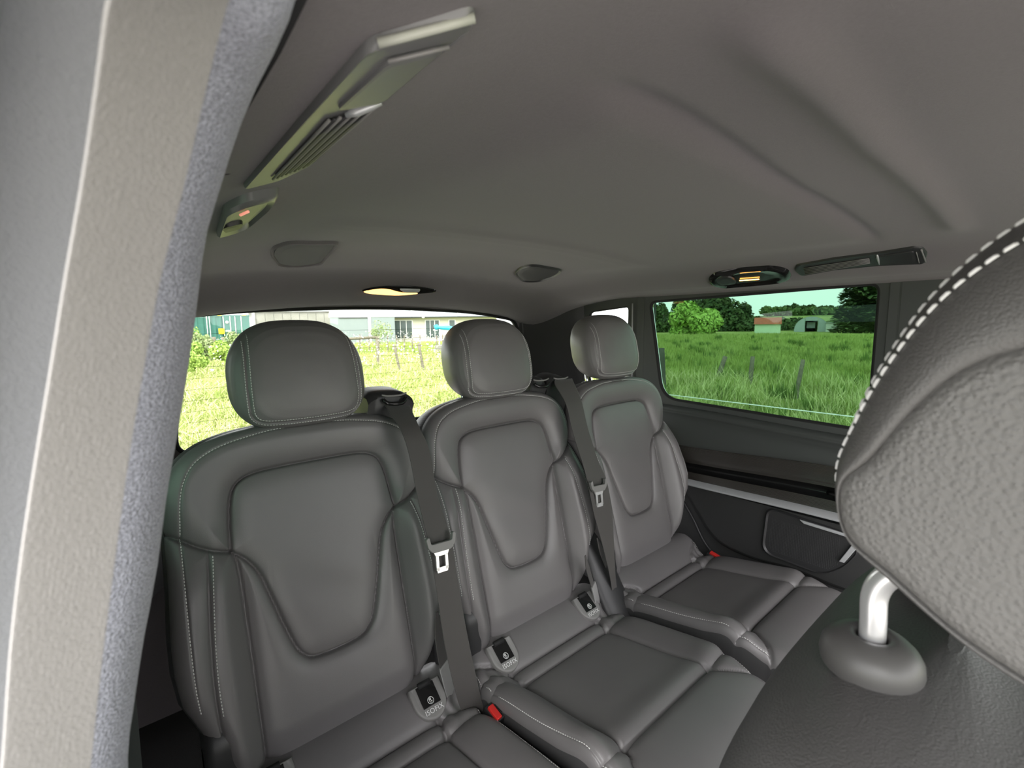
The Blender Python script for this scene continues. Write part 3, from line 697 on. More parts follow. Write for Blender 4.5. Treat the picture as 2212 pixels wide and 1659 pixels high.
# rear wall (tailgate) with the clear rear window
RY = 1.617
REAR = round_poly([(1.40, .012), (1.18, .047), (XC, .064), (.35, .050), (.158, .030), (.128, -.36), (1.406, -.36)], [.05, .3, .3, .3, .035, .05, .05], 9)
def rear():
    c = np.array([XC, -.15]); out = []
    for p in REAR:
        d = p - c; k = 1e9
        if abs(d[0]) > 1e-9: k = min(k, ((XR + .05 - c[0]) if d[0] > 0 else (XL - .05 - c[0])) / d[0])
        if abs(d[1]) > 1e-9: k = min(k, ((.14 - c[1]) if d[1] > 0 else (-.62 - c[1])) / d[1])
        out.append(c + d * k)
    out = np.array(out); P = lambda q, y: np.stack([q[:, 0], np.full(len(q), y), q[:, 1]], 1)
    sc_ = lambda s: c + (REAR - c) * s
    mb = MB(); mb.grid(np.array([P(REAR, RY + .02), P(REAR, RY), P(sc_(1.02), RY - .006), P(sc_(1.045), RY - .008), P(sc_(1.055), RY - .004), P(sc_(1.10), RY - .010), P(out, RY + .005)]), close_v=True)
    mb.box((XL - .1, RY, -1.14), (XR + .1, RY + .05, -.60)); mb.box((XL - .1, RY + .004, .12), (XR + .1, RY + .05, .26))
    for x0, x1 in ((XL - .1, XL + .03), (XR - .03, XR + .1)): mb.box((x0, RY + .003, -.7), (x1, RY + .05, .2))
    w = mb.build('wall_rear', m_head, angle=45); w['kind'] = 'structure'
    g = MB().prism(P(sc_(1.01), RY + .012), (0, .004, 0)).build('window_3', m_glass_clear, smooth=False); g['kind'] = 'structure'
    MB().tube(np.vstack([P(sc_(1.008), RY + .004)] + [P(sc_(1.008), RY + .004)[:1]]), .009, 8, cap=False).build('rubber_gasket', m_black, g)
    lip = np.stack([(c + (REAR - c) * [1.035, 1.10])[:, 0], np.full(len(REAR), RY - .016), (c + (REAR - c) * [1.035, 1.10])[:, 1]], 1)
    MB().tube(np.vstack([lip, lip[:1]]), .0035, 8, cap=False).build('seal_lip', m_lip, g)
    for i in range(11):        # heater wires baked on the glass
        z = -.335 + i * .0315
        MB().tube([(.155, RY + .010, z), (.45, RY + .010, z + .003), (1.1, RY + .010, z + .003), (1.38, RY + .010, z)], .00045, 5).build('heater_wire', m_wire, g)
    # rear pillars
    for k, sx in enumerate((1, -1)):
        m = (lambda v: v) if sx == 1 else (lambda v: (2 * XC - v[0], v[1], v[2]))
        G = []
        for z in np.linspace(-.7, .13, 24):
            G.append([m((x, y, z)) for x, y in ((1.592, 1.38), (1.570, 1.392), (1.545, 1.42), (1.51, 1.49), (1.47, 1.56), (1.43, 1.60), (1.405, 1.614))])
        MB().grid(np.array(G)).build('trim_3' if sx == 1 else 'trim_7', m_lower)['kind'] = 'structure'
rear()
FW_ = round_poly([(.20, .09), (-.80, .09), (-.80, -.33), (.20, -.318)], .05, 6)
g_f = MB().prism(np.stack([np.full(len(FW_), 1.604), FW_[:, 0], FW_[:, 1]], 1), (.004, 0, 0)).build('added_window', m_glass_tint, smooth=False); g_f['kind'] = 'structure'  # unseen tinted pane, added to cut daylight on the right side
MB().tube([(1.592, q[0], q[1]) for q in FW_] + [(1.592, FW_[0][0], FW_[0][1])], .007, 8, cap=False).build('rubber_gasket', m_black, g_f)

# ------------------------------------------------------------------ things in the ceiling
def ceil_pt(x, y, d=0): return np.array([x, y, float(ceil_z(np.array(x), np.array(y))) - d])
def patch(poly, lifts, name, m, parent, angle=50, thick=None):
    """raised pad that follows the headliner: rings of the outline scaled by s and lowered by d"""
    poly = np.asarray(poly, float); c = poly.mean(0); R = []
    for s, d in lifts:
        k = c + (poly - c) * s; R.append([ceil_pt(p[0], p[1], d) for p in k])
    b = MB(); b.grid(np.array(R), close_v=True); b.add(np.array(R[-1]), [tuple(range(len(poly)))])
    return b.build(name, m, parent, angle=angle)
MIR = lambda P: np.stack([2 * XC - np.asarray(P)[:, 0], np.asarray(P)[:, 1]], 1)
CP_ = lambda L: np.array([ceil_px(*p) for p in L])
SPK = round_poly(CP_([(586, 548), (590, 533), (626, 520), (730, 521), (722, 535), (694, 568), (640, 574), (602, 570)]), .03, 6)
SPK_R = round_poly(CP_([(1112, 590), (1122, 578), (1150, 570), (1215, 582), (1200, 594), (1165, 606), (1130, 606)]), .03, 6)
for side, sx in (('left', -1), ('right', 1)):
    q = SPK if sx < 0 else SPK_R
    c0 = ceil_pt(*q.mean(0))
    sp = empty('ceiling_speaker', 'oval speaker cover in the headliner %s' % ('above the headrest nearest the pillar' if sx < 0 else 'behind the middle headrest, the darker one'), 'speaker', c0, 'speakers in the headliner')
    patch(q, [(1.05, -.003), (1.03, .005), (1.0, .007), (.97, .005), (.94, .001)], 'speaker_frame', m_plast if sx > 0 else m_head, sp)
    patch(q, [(.935, .000), (.92, .004), (.7, .006)], 'speaker_cover', m_lower if sx > 0 else m_spk, sp)
VO = CP_([(524, 399), (655, 243), (795, 80), (1018, 12), (1028, 30), (925, 115), (821, 200), (745, 275), (671, 345), (600, 380)])
VS = CP_([(584, 372), (703, 237), (815, 205), (668, 337)])
VC = CP_([(722, 215), (838, 103), (968, 70), (826, 198)])
LO = CP_([(468, 500), (484, 440), (530, 418), (604, 403), (585, 432), (535, 478), (500, 492)])
VO_R = CP_([(1716, 580), (1722, 570), (1800, 556), (1900, 543), (1975, 531), (1992, 532), (2003, 545), (1998, 566), (1900, 570), (1800, 580), (1730, 593)])
VS_R = CP_([(1736, 574), (1878, 552), (1880, 563), (1740, 588)]); VC_R = CP_([(1890, 549), (1975, 537), (1980, 562), (1892, 567)])
LO_R = CP_([(1531, 601), (1545, 588), (1600, 578), (1665, 573), (1700, 580), (1709, 597), (1690, 605), (1620, 612), (1560, 617), (1538, 613)])
def vent(side):
    sx = 1 if side == 'right' else -1
    G = (lambda P: P)
    VO_, VS_, VC_, LO_ = (VO, VS, VC, LO) if sx < 0 else (VO_R, VS_R, VC_R, LO_R)
    lab = 'long ceiling vent panel with slats %s' % ('above the tinted side window, second from the rear lamp' if sx > 0 else 'on the pale headliner near the pillar')
    o = G(round_poly(VO_, .006, 3)); c0 = ceil_pt(*o.mean(0))
    v = empty('air_vent', lab, 'vent', c0, 'roof air vents')
    patch(o, [(1.01, -.003), (1.0, .003), (.975, .005), (.93, .0045)], 'vent_panel', m_vent if sx < 0 else m_plast, v)
    A, B, C2, D2 = G(VS_)
    for k in range(9):
        q = (k + .5) / 9; a = A + (D2 - A) * q; b = B + (C2 - B) * q
        MB().tube([ceil_pt(*(a + (b - a) * t_), .0062) for t_ in np.linspace(0, 1, 6)], .0011, 6).build('vent_slat', m_plast if k % 2 else m_plast_g, v)
    a, b = CP_([(745, 224), (823, 198)] if sx < 0 else [(1895, 545), (1900, 566)]); MB().tube([ceil_pt(*(a + (b - a) * t_), .006) for t_ in (0, .3, .6, 1)], [.0015, .003, .0025, .0012], 8).build('vent_wheel', m_satin, v)
    patch(G(round_poly(VC_, .006, 3)), [(1.0, .0035), (.97, .0065), (.85, .007)], 'vent_cover', m_vent if sx < 0 else m_plast, v)
    a, b = CP_([(815, 70), (1024, 16)] if sx < 0 else [(1990, 534), (2000, 562)]); MB().tube([ceil_pt(*(a + (b - a) * t_), .004) for t_ in (0, .33, .66, 1)], .0020, 8).build('vent_end_strip', m_pale if sx < 0 else m_plast_g, v)
    a, b = CP_([(836, 98), (969, 68)] if sx < 0 else [(1980, 538), (1986, 562)]); MB().tube([ceil_pt(*(a + (b - a) * t_), .0065) for t_ in (0, .33, .66, 1)], .0010, 8).build('vent_end_strip', m_plast_g, v)
    lab = 'oval reading lamp in the headliner %s' % ('above the tinted side window, lit' if sx > 0 else 'beyond the ceiling vent near the pillar, faintly lit')
    o = G(round_poly(LO_, .02, 5)); c1 = ceil_pt(*o.mean(0)); l = empty('reading_lamp', lab, 'lamp', c1, 'reading lamps')
    patch(o, [(1.04, -.003), (1.0, .007), (.90, .011), (.75, .006), (.55, .005)], 'lamp_housing', m_gloss if sx > 0 else m_vent, l)
    m0 = o.mean(0); MB().tube([ceil_pt(*p, .008) for p in (CP_([(518, 448), (535, 440)]) if sx < 0 else CP_([(1598, 600), (1640, 597)]))], .0015, 8).build('lamp_lens', m_filament if sx > 0 else m_faint, l)
    patch(m0 + (o - m0) * [.5, .25] + [0, .06], [(1, .004), (.95, .0095), (.6, .0105)], 'rocker_switch', m_plast, l)
vent('right'); vent('left')
# courtesy lamp over the rear window
LC = CP_([(783, 627), (815, 619), (862, 617), (905, 619), (943, 627), (920, 631), (862, 634), (815, 632)])
dl = empty('courtesy_lamp', 'lit amber courtesy lamp in the headliner above the rear window', 'lamp', ceil_pt(*LC.mean(0)))
o = spline(LC, 48, closed=True)[:-1]
patch(o, [(1.03, -.004), (1.0, .003), (.93, .005)], 'lamp_housing', m_gloss, dl)
o2 = spline(CP_([(785, 627), (812, 621), (838, 621), (868, 628), (905, 630), (862, 633), (815, 631)]), 40, closed=True)[:-1]
patch(o2, [(1.0, .003), (.97, .007), (.85, .009)], 'lamp_lens', m_amber, dl)
o3 = round_poly(CP_([(863, 620), (908, 621), (905, 626), (872, 626)]), .004, 3)
patch(o3, [(1.0, .004), (1.0, .008), (.9, .0095)], 'rocker_switch', m_satin, dl)

# ------------------------------------------------------------------ seat belts between the rear seats
def ribbon(mb, edges, thick=.0013, n=50, ribs=22):
    """edges: list of (left point, right point); a woven strap with real lengthwise ribs"""
    A = spline([e[0] for e in edges], n); B = spline([e[1] for e in edges], n)
    T = np.gradient((A + B) / 2, axis=0); S_ = B - A; N = np.cross(T, S_); N /= np.linalg.norm(N, axis=1)[:, None]
    k = ribs * 2 + 1; q = np.linspace(0, 1, k); z = np.where(np.arange(k) % 2, .00032, 0) * np.sin(np.pi * q) ** .2
    fr = np.array([[A[i] + S_[i] * q[j] + N[i] * (thick / 2 + z[j]) for j in range(k)] for i in range(n)])
    bk = np.array([[A[i] + S_[i] * q[j] - N[i] * (thick / 2 + z[j]) for j in range(k)][::-1] for i in range(n)])
    mb.grid(np.concatenate([fr, bk], 1), close_v=True); return mb
def px_edges(L): return [(ony(*a, ya), ony(*b, yb)) for a, b, ya, yb in L]
def tongue(parent, pa, pb, down, w=.07, bright=m_steel, base=None):
    c = (pa + pb) / 2; r = (pb - pa); r /= np.linalg.norm(r); d = np.asarray(down, float); d -= r * (d @ r); d /= np.linalg.norm(d); n = np.cross(r, d); n *= -1 if n[1] > 0 else 1
    Mx = Matrix(((r[0], d[0], n[0], c[0]), (r[1], d[1], n[1], c[1]), (r[2], d[2], n[2], c[2]), (0, 0, 0, 1)))
    def TP(q, h): q = np.asarray(q, float); return c + q[:, :1] * r + q[:, 1:2] * d + n * h
    o = round_poly([(-w / 2, -.016), (-w / 2 + .008, -.020), (-w * .34, -.004), (w * .34, -.004), (w / 2 - .008, -.020), (w / 2, -.016), (w / 2 - .004, .002), (w * .3, .013), (-w * .3, .013), (-w / 2 + .004, .002)], .004, 4)
    hld = MB().prism(TP(o, -.002), n * .009).build('tongue_holder', m_plast_g, parent, bevel=.002)
    bars = MB()
    for q in ([(-.019, .010), (.019, .010), (.0135, .022), (-.0135, .022)], [(-.0135, .0205), (-.0075, .0205), (-.0075, .051), (-.0135, .049)], [(.0075, .0205), (.0135, .0205), (.0135, .049), (.0075, .051)], [(-.0135, .044), (.0135, .044), (.0115, .054), (-.0115, .054)]):
        bars.prism(TP(q, .0), n * .003)
    bars.build('latch_plate', bright, parent, smooth=False)
def belt_thing(name_label, edges, tong, label):
    pts = px_edges(edges)
    t = empty('seat_belt', label, 'seat belt', tuple((pts[-1][0] + pts[-1][1]) / 2), 'belts of the rear row')
    ribbon(MB(), pts).build('webbing', m_web, t)
    if tong: tongue(t, ony(*tong[0], tong[2]) , ony(*tong[1], tong[2]), tong[3])
    return t
belt_thing('', [((832, 876), (884, 876), .962, .955), ((838, 886), (888, 884), .945, .935), ((866, 930), (905, 922), .885, .885), ((884, 985), (928, 975), .862, .862), ((903, 1080), (945, 1070), .832, .832), ((925, 1172), (973, 1160), .800, .800), ((942, 1270), (990, 1262), .780, .775), ((960, 1390), (1012, 1385), .76, .755), ((985, 1500), (1036, 1495), .745, .74), ((1005, 1560), (1050, 1555), .745, .74)],
    ((926, 1182), (976, 1168), .787, (.1, -.18, -1)), 'black seat belt hanging between the pillar-side seat and the middle seat')
belt_thing('', [((1200, 820), (1236, 818), .965, .96), ((1198, 830), (1238, 824), .945, .94), ((1222, 872), (1256, 866), .90, .90), ((1236, 930), (1270, 925), .872, .872), ((1258, 1000), (1292, 995), .842, .842), ((1270, 1045), (1310, 1038), .822, .822), ((1283, 1110), (1322, 1105), .80, .80), ((1302, 1180), (1326, 1178), .785, .785), ((1318, 1250), (1330, 1250), .77, .77), ((1328, 1330), (1340, 1330), .765, .765)],
    ((1270, 1056), (1312, 1046), .812, (.1, -.18, -1)), 'black seat belt hanging between the middle seat and the window-side seat')

def guide_box(label, xl, xr, ztop, y0, y1, group):
    t = empty('belt_outlet', label, 'belt outlet', ((xl + xr) / 2, y1, ztop - .2), group)
    G = []; xs = np.linspace(xl, xr, 15); 
    for x in xs:
        q = (x - xl) / (xr - xl); drop = .012 * (2 * q - 1) ** 4 + .010 * (q ** 3); sh = 1 - abs(2 * q - 1) ** 6 * .25
        G.append([(x, y0 + .012 * (1 - sh), ztop - .22), (x, y0 + .008, ztop - .05), (x, y0, ztop - .014 - drop), (x, y0 + .008, ztop - .003 - drop), (x, y0 + .025, ztop - drop), (x, y1 - .02, ztop + .004 - drop), (x, y1, ztop - .01 - drop), (x, y1, ztop - .2)])
    b = MB(); G = np.array(G); b.grid(G); n = G.shape[1]; b.add(G[0], [tuple(range(n))]); b.add(G[-1], [tuple(range(n))[::-1]])
    b.build('outlet_housing', m_plast, t, angle=50)
    xc = (xl + xr) / 2 + .004
    P = [(xc - .026, y0 - .004, ztop - .018), (xc - .018, y0 - .010, ztop - .026), (xc, y0 - .013, ztop - .029), (xc + .018, y0 - .010, ztop - .028), (xc + .028, y0 - .004, ztop - .020)]
    MB().tube(spline(P, 16), .0045, 8).build('slot_lip', m_gloss, t)
    P = [(xc - .028, y0 - .003, ztop - .008), (xc - .015, y0 - .006, ztop - .011), (xc + .012, y0 - .006, ztop - .012), (xc + .03, y0 - .003, ztop - .009)]
    MB().tube(spline(P, 16), .0022, 8).build('slot_rim', m_plast_g, t)
    return t
guide_box('black belt outlet on the seat top beside the headrest nearest the pillar', .415, .523, -.142, .962, 1.05, 'belt outlets on the rear seats')
guide_box('black belt outlet just right of the middle headrest, without a tongue below', .885, .948, -.148, .965, 1.04, 'belt outlets on the rear seats')
guide_box('black belt outlet beside the window-side seat, above the hanging belt tongue', .952, 1.040, -.150, .965, 1.04, 'belt outlets on the rear seats')

m_sheath = mat('grey_sheath', (.30, .295, .29), .5)
def strap(label, top, pl, yv, wtop, wpl, h, bend=.0):
    """short webbing that ends in a grey sheath beside a seat"""
    a = ony(*top, yv); b = ony(*pl, yv); t = empty('lap_belt_anchor', label, 'belt anchor', tuple(b + [0, 0, -h]), 'lap belt anchors')
    r = np.array([.92, .35, 0.]); r /= np.linalg.norm(r)
    E = [(a - r * wtop * .3, a + r * wtop * .3), ((a * .6 + b * .4) + [-.004, 0, 0] - r * wtop * .8, (a * .6 + b * .4) + r * wtop * .8), (b + [0, 0, .0] - r * wtop, b + r * wtop), (b + [0.004, -.004, -.03] - r * wtop, b + [.004, -.004, -.03] + r * wtop)]
    ribbon(MB(), E, n=24, ribs=8).build('strap', m_webl if False else m_web, t)
    p = np.array([b - r * wpl + [0, 0, .004], b + r * wpl + [0, 0, .010], b + r * (wpl + .001) + [.010, -.008, -h], b - r * wpl * .9 + [.010, -.008, -h - .004]])
    MB().prism(p - np.array([0, .004, 0]), (.002, .008, 0)).build('sheath', m_sheath, t, bevel=.002)
strap('grey-sheathed lap belt end beside the anchor guide of the pillar-side seat', (944, 1322), (959, 1440), .785, .0125, .0170, .062)
strap('grey-sheathed lap belt end beside the anchor guide of the middle seat', (1264, 1200), (1281, 1268), .785, .010, .0150, .052)
strap('grey-sheathed lap belt end standing between the middle and window-side seats', (1290, 1162), (1318, 1240), .80, .012, .011, .055)

def buckle(label, c, ax, big=True):
    t = empty('belt_buckle', label, 'belt buckle', tuple(np.array(c) + [0, 0, -.05]), 'red belt buckles')
    r, f, u = [np.array(v, float) / np.linalg.norm(v) for v in ax]
    mk = lambda x0, x1, y0, y1, z0, z1: np.array([np.array(c) + r * x + f * y + u * z for x in (x0, x1) for y in (y0, y1) for z in (z0, z1)])
    F8 = [(0, 1, 3, 2), (4, 6, 7, 5), (0, 4, 5, 1), (2, 3, 7, 6), (0, 2, 6, 4), (1, 5, 7, 3)]
    MB().add(mk(-.012, .016, -.030, .018, -.07, -.001), F8).build('buckle_body', m_plast, t, bevel=.004)
    MB().add(mk(-.010, .004, -.028, .010, -.004, .005), F8).build('release_button', m_red, t, bevel=.002)
    MB().add(mk(.006, .013, -.020, .006, -.004, .003), F8).build('latch_slot', m_black, t, bevel=.001)
buckle('red belt buckle sunk between the pillar-side and middle seat cushions', onx(1066, 1531, .526), ((1, .1, 0), (.15, 1, 0), (.0, -.35, 1)))
buckle('red belt buckle at the wall side of the window-side seat', onx(1541, 1196, 1.525), ((1, 0, .1), (0, 1, .25), (0, -.3, 1)))

# dark side covers that fill the gap between the middle and window seats
def gap_cover(label, pts, w, m=m_plast):
    P = spline(pts, 30); o = MB().tube(P, np.interp(np.linspace(0, 1, 30), [0, .3, .7, 1], [w * .5, w, w * 1.05, w * .7]), 16, flat=(.45, 1), up=(1, 0, 0)).build('seat_side_cover', m, None, loc=tuple(pts[-1]))
    return tag(o, label, 'seat cover', 'side covers between the rear seats')
gap_cover('curved black plastic side cover between the middle and window-side seats', [(1.005, .90, -.50), (1.010, .86, -.60), (1.012, .80, -.72), (1.012, .72, -.84), (1.012, .66, -.95)], .05)
gap_cover('curved black plastic side cover between the pillar-side and middle seats', [(.527, .92, -.50), (.527, .88, -.60), (.528, .84, -.72), (.528, .77, -.84), (.528, .70, -.95)], .045)

# ------------------------------------------------------------------ second-row seat beside the camera
dx, dy, dz = .374, -.945, .026
front = empty('passenger_seat', 'second-row leather seat in close-up with pebbled headrest raised on a chrome post', 'seat', (dx, .82 + dy, -.73 + dz))
for ch in list(seat_L.children):
    if ch.name.split('.')[0] in ('cushion_roll', 'cushion_rib', 'cushion_panel', 'cushion_front_panel', 'cushion_bolster', 'cushion_side', 'seat_frame', 'seat_leg', 'cushion_stitching'):
        c2 = ch.copy(); C.objects.link(c2); c2.parent = front
def near_back():
    """rounded seat back; loops of (x, y) at each height, closed over the top"""
    zs = [-.97, -.81, -.61, -.46, -.35, -.29, -.255, -.232, -.216, -.205, -.1975, -.192, -.1885, -.1865, -.186]
    ins = [.02, .01, 0, 0, 0, .002, .008, .017, .026, .036, .047, .058, .072, .11, .2]
    R_ = []
    for z, i_ in zip(zs, ins):
        yb = .135 + .0 - .0 * z; sl = (z + .30) * -.14; w, d = .235 - i_, .098 - i_ * .9
        if d < .004: d = .004
        th = np.linspace(0, 2 * math.pi, 120, endpoint=False); c, s_ = np.cos(th), np.sin(th); ex = 2.7
        r = (np.abs(c / max(w, .01)) ** ex + np.abs(s_ / d) ** ex) ** (-1 / ex)
        cyy = .128 - .098 + (.0 if z > -.3 else 0) - max(0, (-.28 - z)) * .27
        R_.append(np.stack([.380 + r * c, cyy + r * s_, np.full(120, z)], 1))
    b = MB(); b.grid(np.array(R_), close_v=True); b.add(R_[-1], [tuple(range(120))]); b.add(R_[0], [tuple(range(120))])
    o = b.build('backrest', m_grain, front)
near_back()
m_collar = mat('collar_plastic', (.075, .073, .07), .45)
def near_headrest():
    # side profile (y, z) seen from the camera; swept along x with rounded sides
    prof = spline([(.062, -.100), (.070, -.070), (.0645, -.040), (.054, -.012), (.040, .014), (.020, .036), (-.004, .050), (-.030, .052), (-.052, .036), (-.066, .0), (-.070, -.05), (-.062, -.10), (-.040, -.136), (-.012, -.146), (.020, -.134), (.047, -.116)], 150, closed=True)[:-1]
    c0 = np.array([.002, -.055])
    # side panel loop
    pan = spline([(.0600, -.0965), (.0635, -.075), (.0535, -.060), (.040, -.036), (.026, -.019), (.008, -.010), (-.014, -.010), (-.034, -.018), (-.048, -.04), (-.054, -.07), (-.048, -.10), (-.034, -.126), (-.012, -.136), (.018, -.126), (.043, -.109)], 150, closed=True)[:-1]
    x0, x1 = .2445, .494
    X3 = lambda q, x: np.stack([np.broadcast_to(x, (len(q),)), q[:, 0], q[:, 1]], 1)
    cpan = pan.mean(0)
    hr = empty_child = None
    R = []
    for s, x in ((0, -.0005), (.25, -.0003), (.5, .0), (.75, .0004), (.9, .0012), (.97, .0022), (1.0, .0042)):
        R.append(X3(cpan + (pan - cpan) * s, x0 + x))
    back = MB(); back.grid(np.array(R), close_v=True)
    body = MB(); R = []
    for s, x in ((0.0, .0042), (.04, .0026), (.12, .0018), (.25, .0030), (.4, .0050), (.55, .0082), (.7, .0125), (.80, .0165), (.86, .0200), (.885, .0225), (.91, .0235), (.95, .0270), (.98, .0320), (1.0, .040)):
        R.append(X3(pan + (prof - pan) * s, x0 + x))
    for s, x in ((1.012, .06), (1.02, .09), (1.022, .125), (1.02, .16), (1.012, .19)): R.append(X3(c0 + (prof - c0) * s, x0 + x))
    for s, x in ((1, .040), (.98, .032), (.91, .0235), (.8, .0165), (.55, .0082), (.25, .003), (0, .0042)): R.append(X3(pan + (prof - pan) * s, x1 - x))
    body.grid(np.array(R), close_v=True)
    far = MB(); far.grid(np.array([X3(cpan + (pan - cpan) * s, x1 - x) for s, x in ((1, .0042), (.9, .0012), (.5, 0), (0, 0))]), close_v=True)
    hb = body.build('headrest', m_grain, front)
    sp = back.build('headrest_side_panel', m_pebble, hb); far.build('headrest_side_panel', m_pebble, hb)
    # double row of white stitches
    st = MB()
    def on(s):
        SS = np.array([.55, .7, .8, .86, .885, .91, .95, .98, 1.0]); XX = np.array([.0082, .0125, .0165, .0200, .0225, .0235, .0270, .0320, .040])
        return X3(pan + (prof - pan) * s, x0 + float(np.interp(s, SS, XX)) - .0009)
    for s in (.79, .968):
        P = on(s); P = np.vstack([P, P[:1]]); dashes(st, P, lambda c: (-1, .6 * np.sign(c[1]), .5 * np.sign(c[2] + .05)), step=.0060, ln=.0047, w=.0013, h=.001)
    st.build('headrest_stitching', m_thread_w, hb, smooth=False, recalc=False)['kind'] = 'stuff'
    for k, px_ in enumerate((.304, .444)):
        P = spline([(px_, .058, -.195), (px_, .0585, -.165), (px_, .0585, -.146), (px_, .052, -.133), (px_, .036, -.118), (px_, .02, -.106)], 40)
        p = MB().tube(P, .0062, 24).build('headrest_post', m_steel, front)
        ax = (0, .0, 1)
        pr = [(r_ * .93, z_) for r_, z_ in [(.0075, .004), (.0078, .0085), (.0095, .0105), (.013, .0105), (.0185, .0085), (.0225, .0050), (.0248, .001), (.0255, -.004), (.0245, -.009)]]
        lathe(pr, (px_, .0585, -.181), 48, ax).build('post_collar', m_collar, p)
near_headrest()

# ------------------------------------------------------------------ pillar, door seal and near belt at the left
def pillar():
    E = [ony(*q[:2], q[2]) for q in [(655, -90, .150), (620, 39, .172), (601, 73, .180), (555, 162, .195), (512, 270, .210), (470, 405, .226), (443, 501, .236), (420, 680, .246), (402, 800, .252), (385, 905, .256), (360, 1050, .260), (340, 1200, .262), (312, 1350, .263), (290, 1500, .263), (276, 1659, .263)]]
    E += [E[-1] + (-.005, 0, -.10), E[-1] + (-.015, 0, -.35), E[-1] + (-.02, 0, -.85)]
    P = spline([e - [.020 * min(1, e[1] / .255), 0, 0] for e in E], 80)
    th = empty('door_pillar', 'grey woven-cloth covered pillar of the open sliding door', 'pillar', (-.06, .40, -1.1))
    MB().tube(P, .020 * np.clip(P[:, 1] / .255, .5, 1), 28, flat=(1, 1.3), up=(0, 1, 0)).build('cloth_edge', m_fabric, th)
    # trim between the rolled edge and the side wall
    G = []
    for x, y, z in P[::2]:
        G.append([(x + .018, y + .012, z), (x + .006, y + .05, z), (min(x - .02, .02), y + .10, z), (XL, y + .17, z)])
    MB().grid(np.array(G)).build('pillar_trim', m_lower, th)
    G = []
    for x, y, z in P[::2]:
        G.append([(x - .010, y - .018, z), (x - .027, y - .021, z), (x - .045, y - .028, z), (x - .055, y - .038, z), (x - .075, y - .04, z), (x - .10, y - .02, z)])
    MB().grid(np.array(G)).build('door_jamb', m_seal, th)
    # rubber door seal in front of the jamb
    P2 = spline([(x - .047, y - .052, z) for x, y, z in P], 60)
    s = MB().tube(P2, .009, 16).build('door_seal', m_seal, None, loc=(-.1, .31, -1.1)); tag(s, 'pale rubber door seal running down beside the near seat belt', 'door seal')
    E2 = [((250, -60), (520, -60)), ((232, 0), (490, 0)), ((205, 200), (440, 200)), ((175, 400), (395, 400)), ((140, 600), (345, 600)), ((108, 800), (308, 800)), ((75, 1000), (275, 1000)), ((45, 1200), (248, 1200)), ((22, 1400), (222, 1400)), ((8, 1600), (200, 1600)), ((0, 1750), (188, 1750))]
    E2 = [(ony(*a, ya), ony(*b, ya + .010)) for (a, b), ya in zip(E2, (.118, .126, .140, .150, .158, .163, .166, .168, .169, .170, .170))]
    t = empty('seat_belt', 'wide pale ribbed seat belt hanging in close-up beside the cloth door pillar', 'seat belt', tuple((E2[-1][0] + E2[-1][1]) / 2))
    lo = [(E2[-1][0] + (-.001 * k, .002 * k, -.03 * k), E2[-1][1] + (-.001 * k, .002 * k, -.03 * k)) for k in (1, 2, 4, 8)]
    hi = [(E2[0][0] + (.001, .0, .015), E2[0][1] + (.001, .0, .015))]
    ribbon(MB(), hi + E2 + lo, n=90, ribs=17, thick=.0009).build('webbing', m_webl, t, angle=60)
pillar()

# ------------------------------------------------------------------ outside: ground
def ground():
    n = 90; xs = np.r_[-np.geomspace(300, 2, 40), np.geomspace(2, 300, 50)]; ys = xs
    X, Y = np.meshgrid(xs, ys, indexing='ij'); Z = -H + 0 * X
    r = np.hypot(X, Y)
    # a low hill rises beyond the right-hand field
    a = np.degrees(np.arctan2(X, Y)); hill = 14 * sst(95, 200, r) * np.exp(-((a - 68) / 28) ** 2)
    P = np.stack([X, Y, Z], -1)
    o = MB().grid(P).build('ground', m_ground); o['kind'] = 'structure'
m_ground = bpy.data.materials.new('field'); m_ground.use_nodes = True
nt = m_ground.node_tree; bs = nt.nodes['Principled BSDF']; bs.inputs['Roughness'].default_value = 1; bs.inputs['Specular IOR Level'].default_value = .1
tc = nt.nodes.new('ShaderNodeTexCoord'); nz = nt.nodes.new('ShaderNodeTexNoise'); nz.inputs['Scale'].default_value = .35; nz.inputs['Detail'].default_value = 8
rp = nt.nodes.new('ShaderNodeValToRGB'); rp.color_ramp.elements[0].position = .38; rp.color_ramp.elements[1].position = .62
rp.color_ramp.elements[0].color = (.19, .24, .06, 1); rp.color_ramp.elements[1].color = (.30, .33, .11, 1)
nt.links.new(tc.outputs['Object'], nz.inputs['Vector']); nt.links.new(nz.outputs[0], rp.inputs[0]); nt.links.new(rp.outputs[0], bs.inputs['Base Color'])
ground()
g_m = mat('added_pale_gravel', (.42, .40, .37), .95, spec=.1, bump=('noise', 40, .01), col2=(.5, .48, .45), nscale=6)
MB().box((-14, -14, -H + .002), (6.2, 5.4, -H + .02)).build('bounce_pad', g_m, None, smooth=False)['kind'] = 'structure'  # unseen gravel pad, added to bounce neutral light onto the headliner

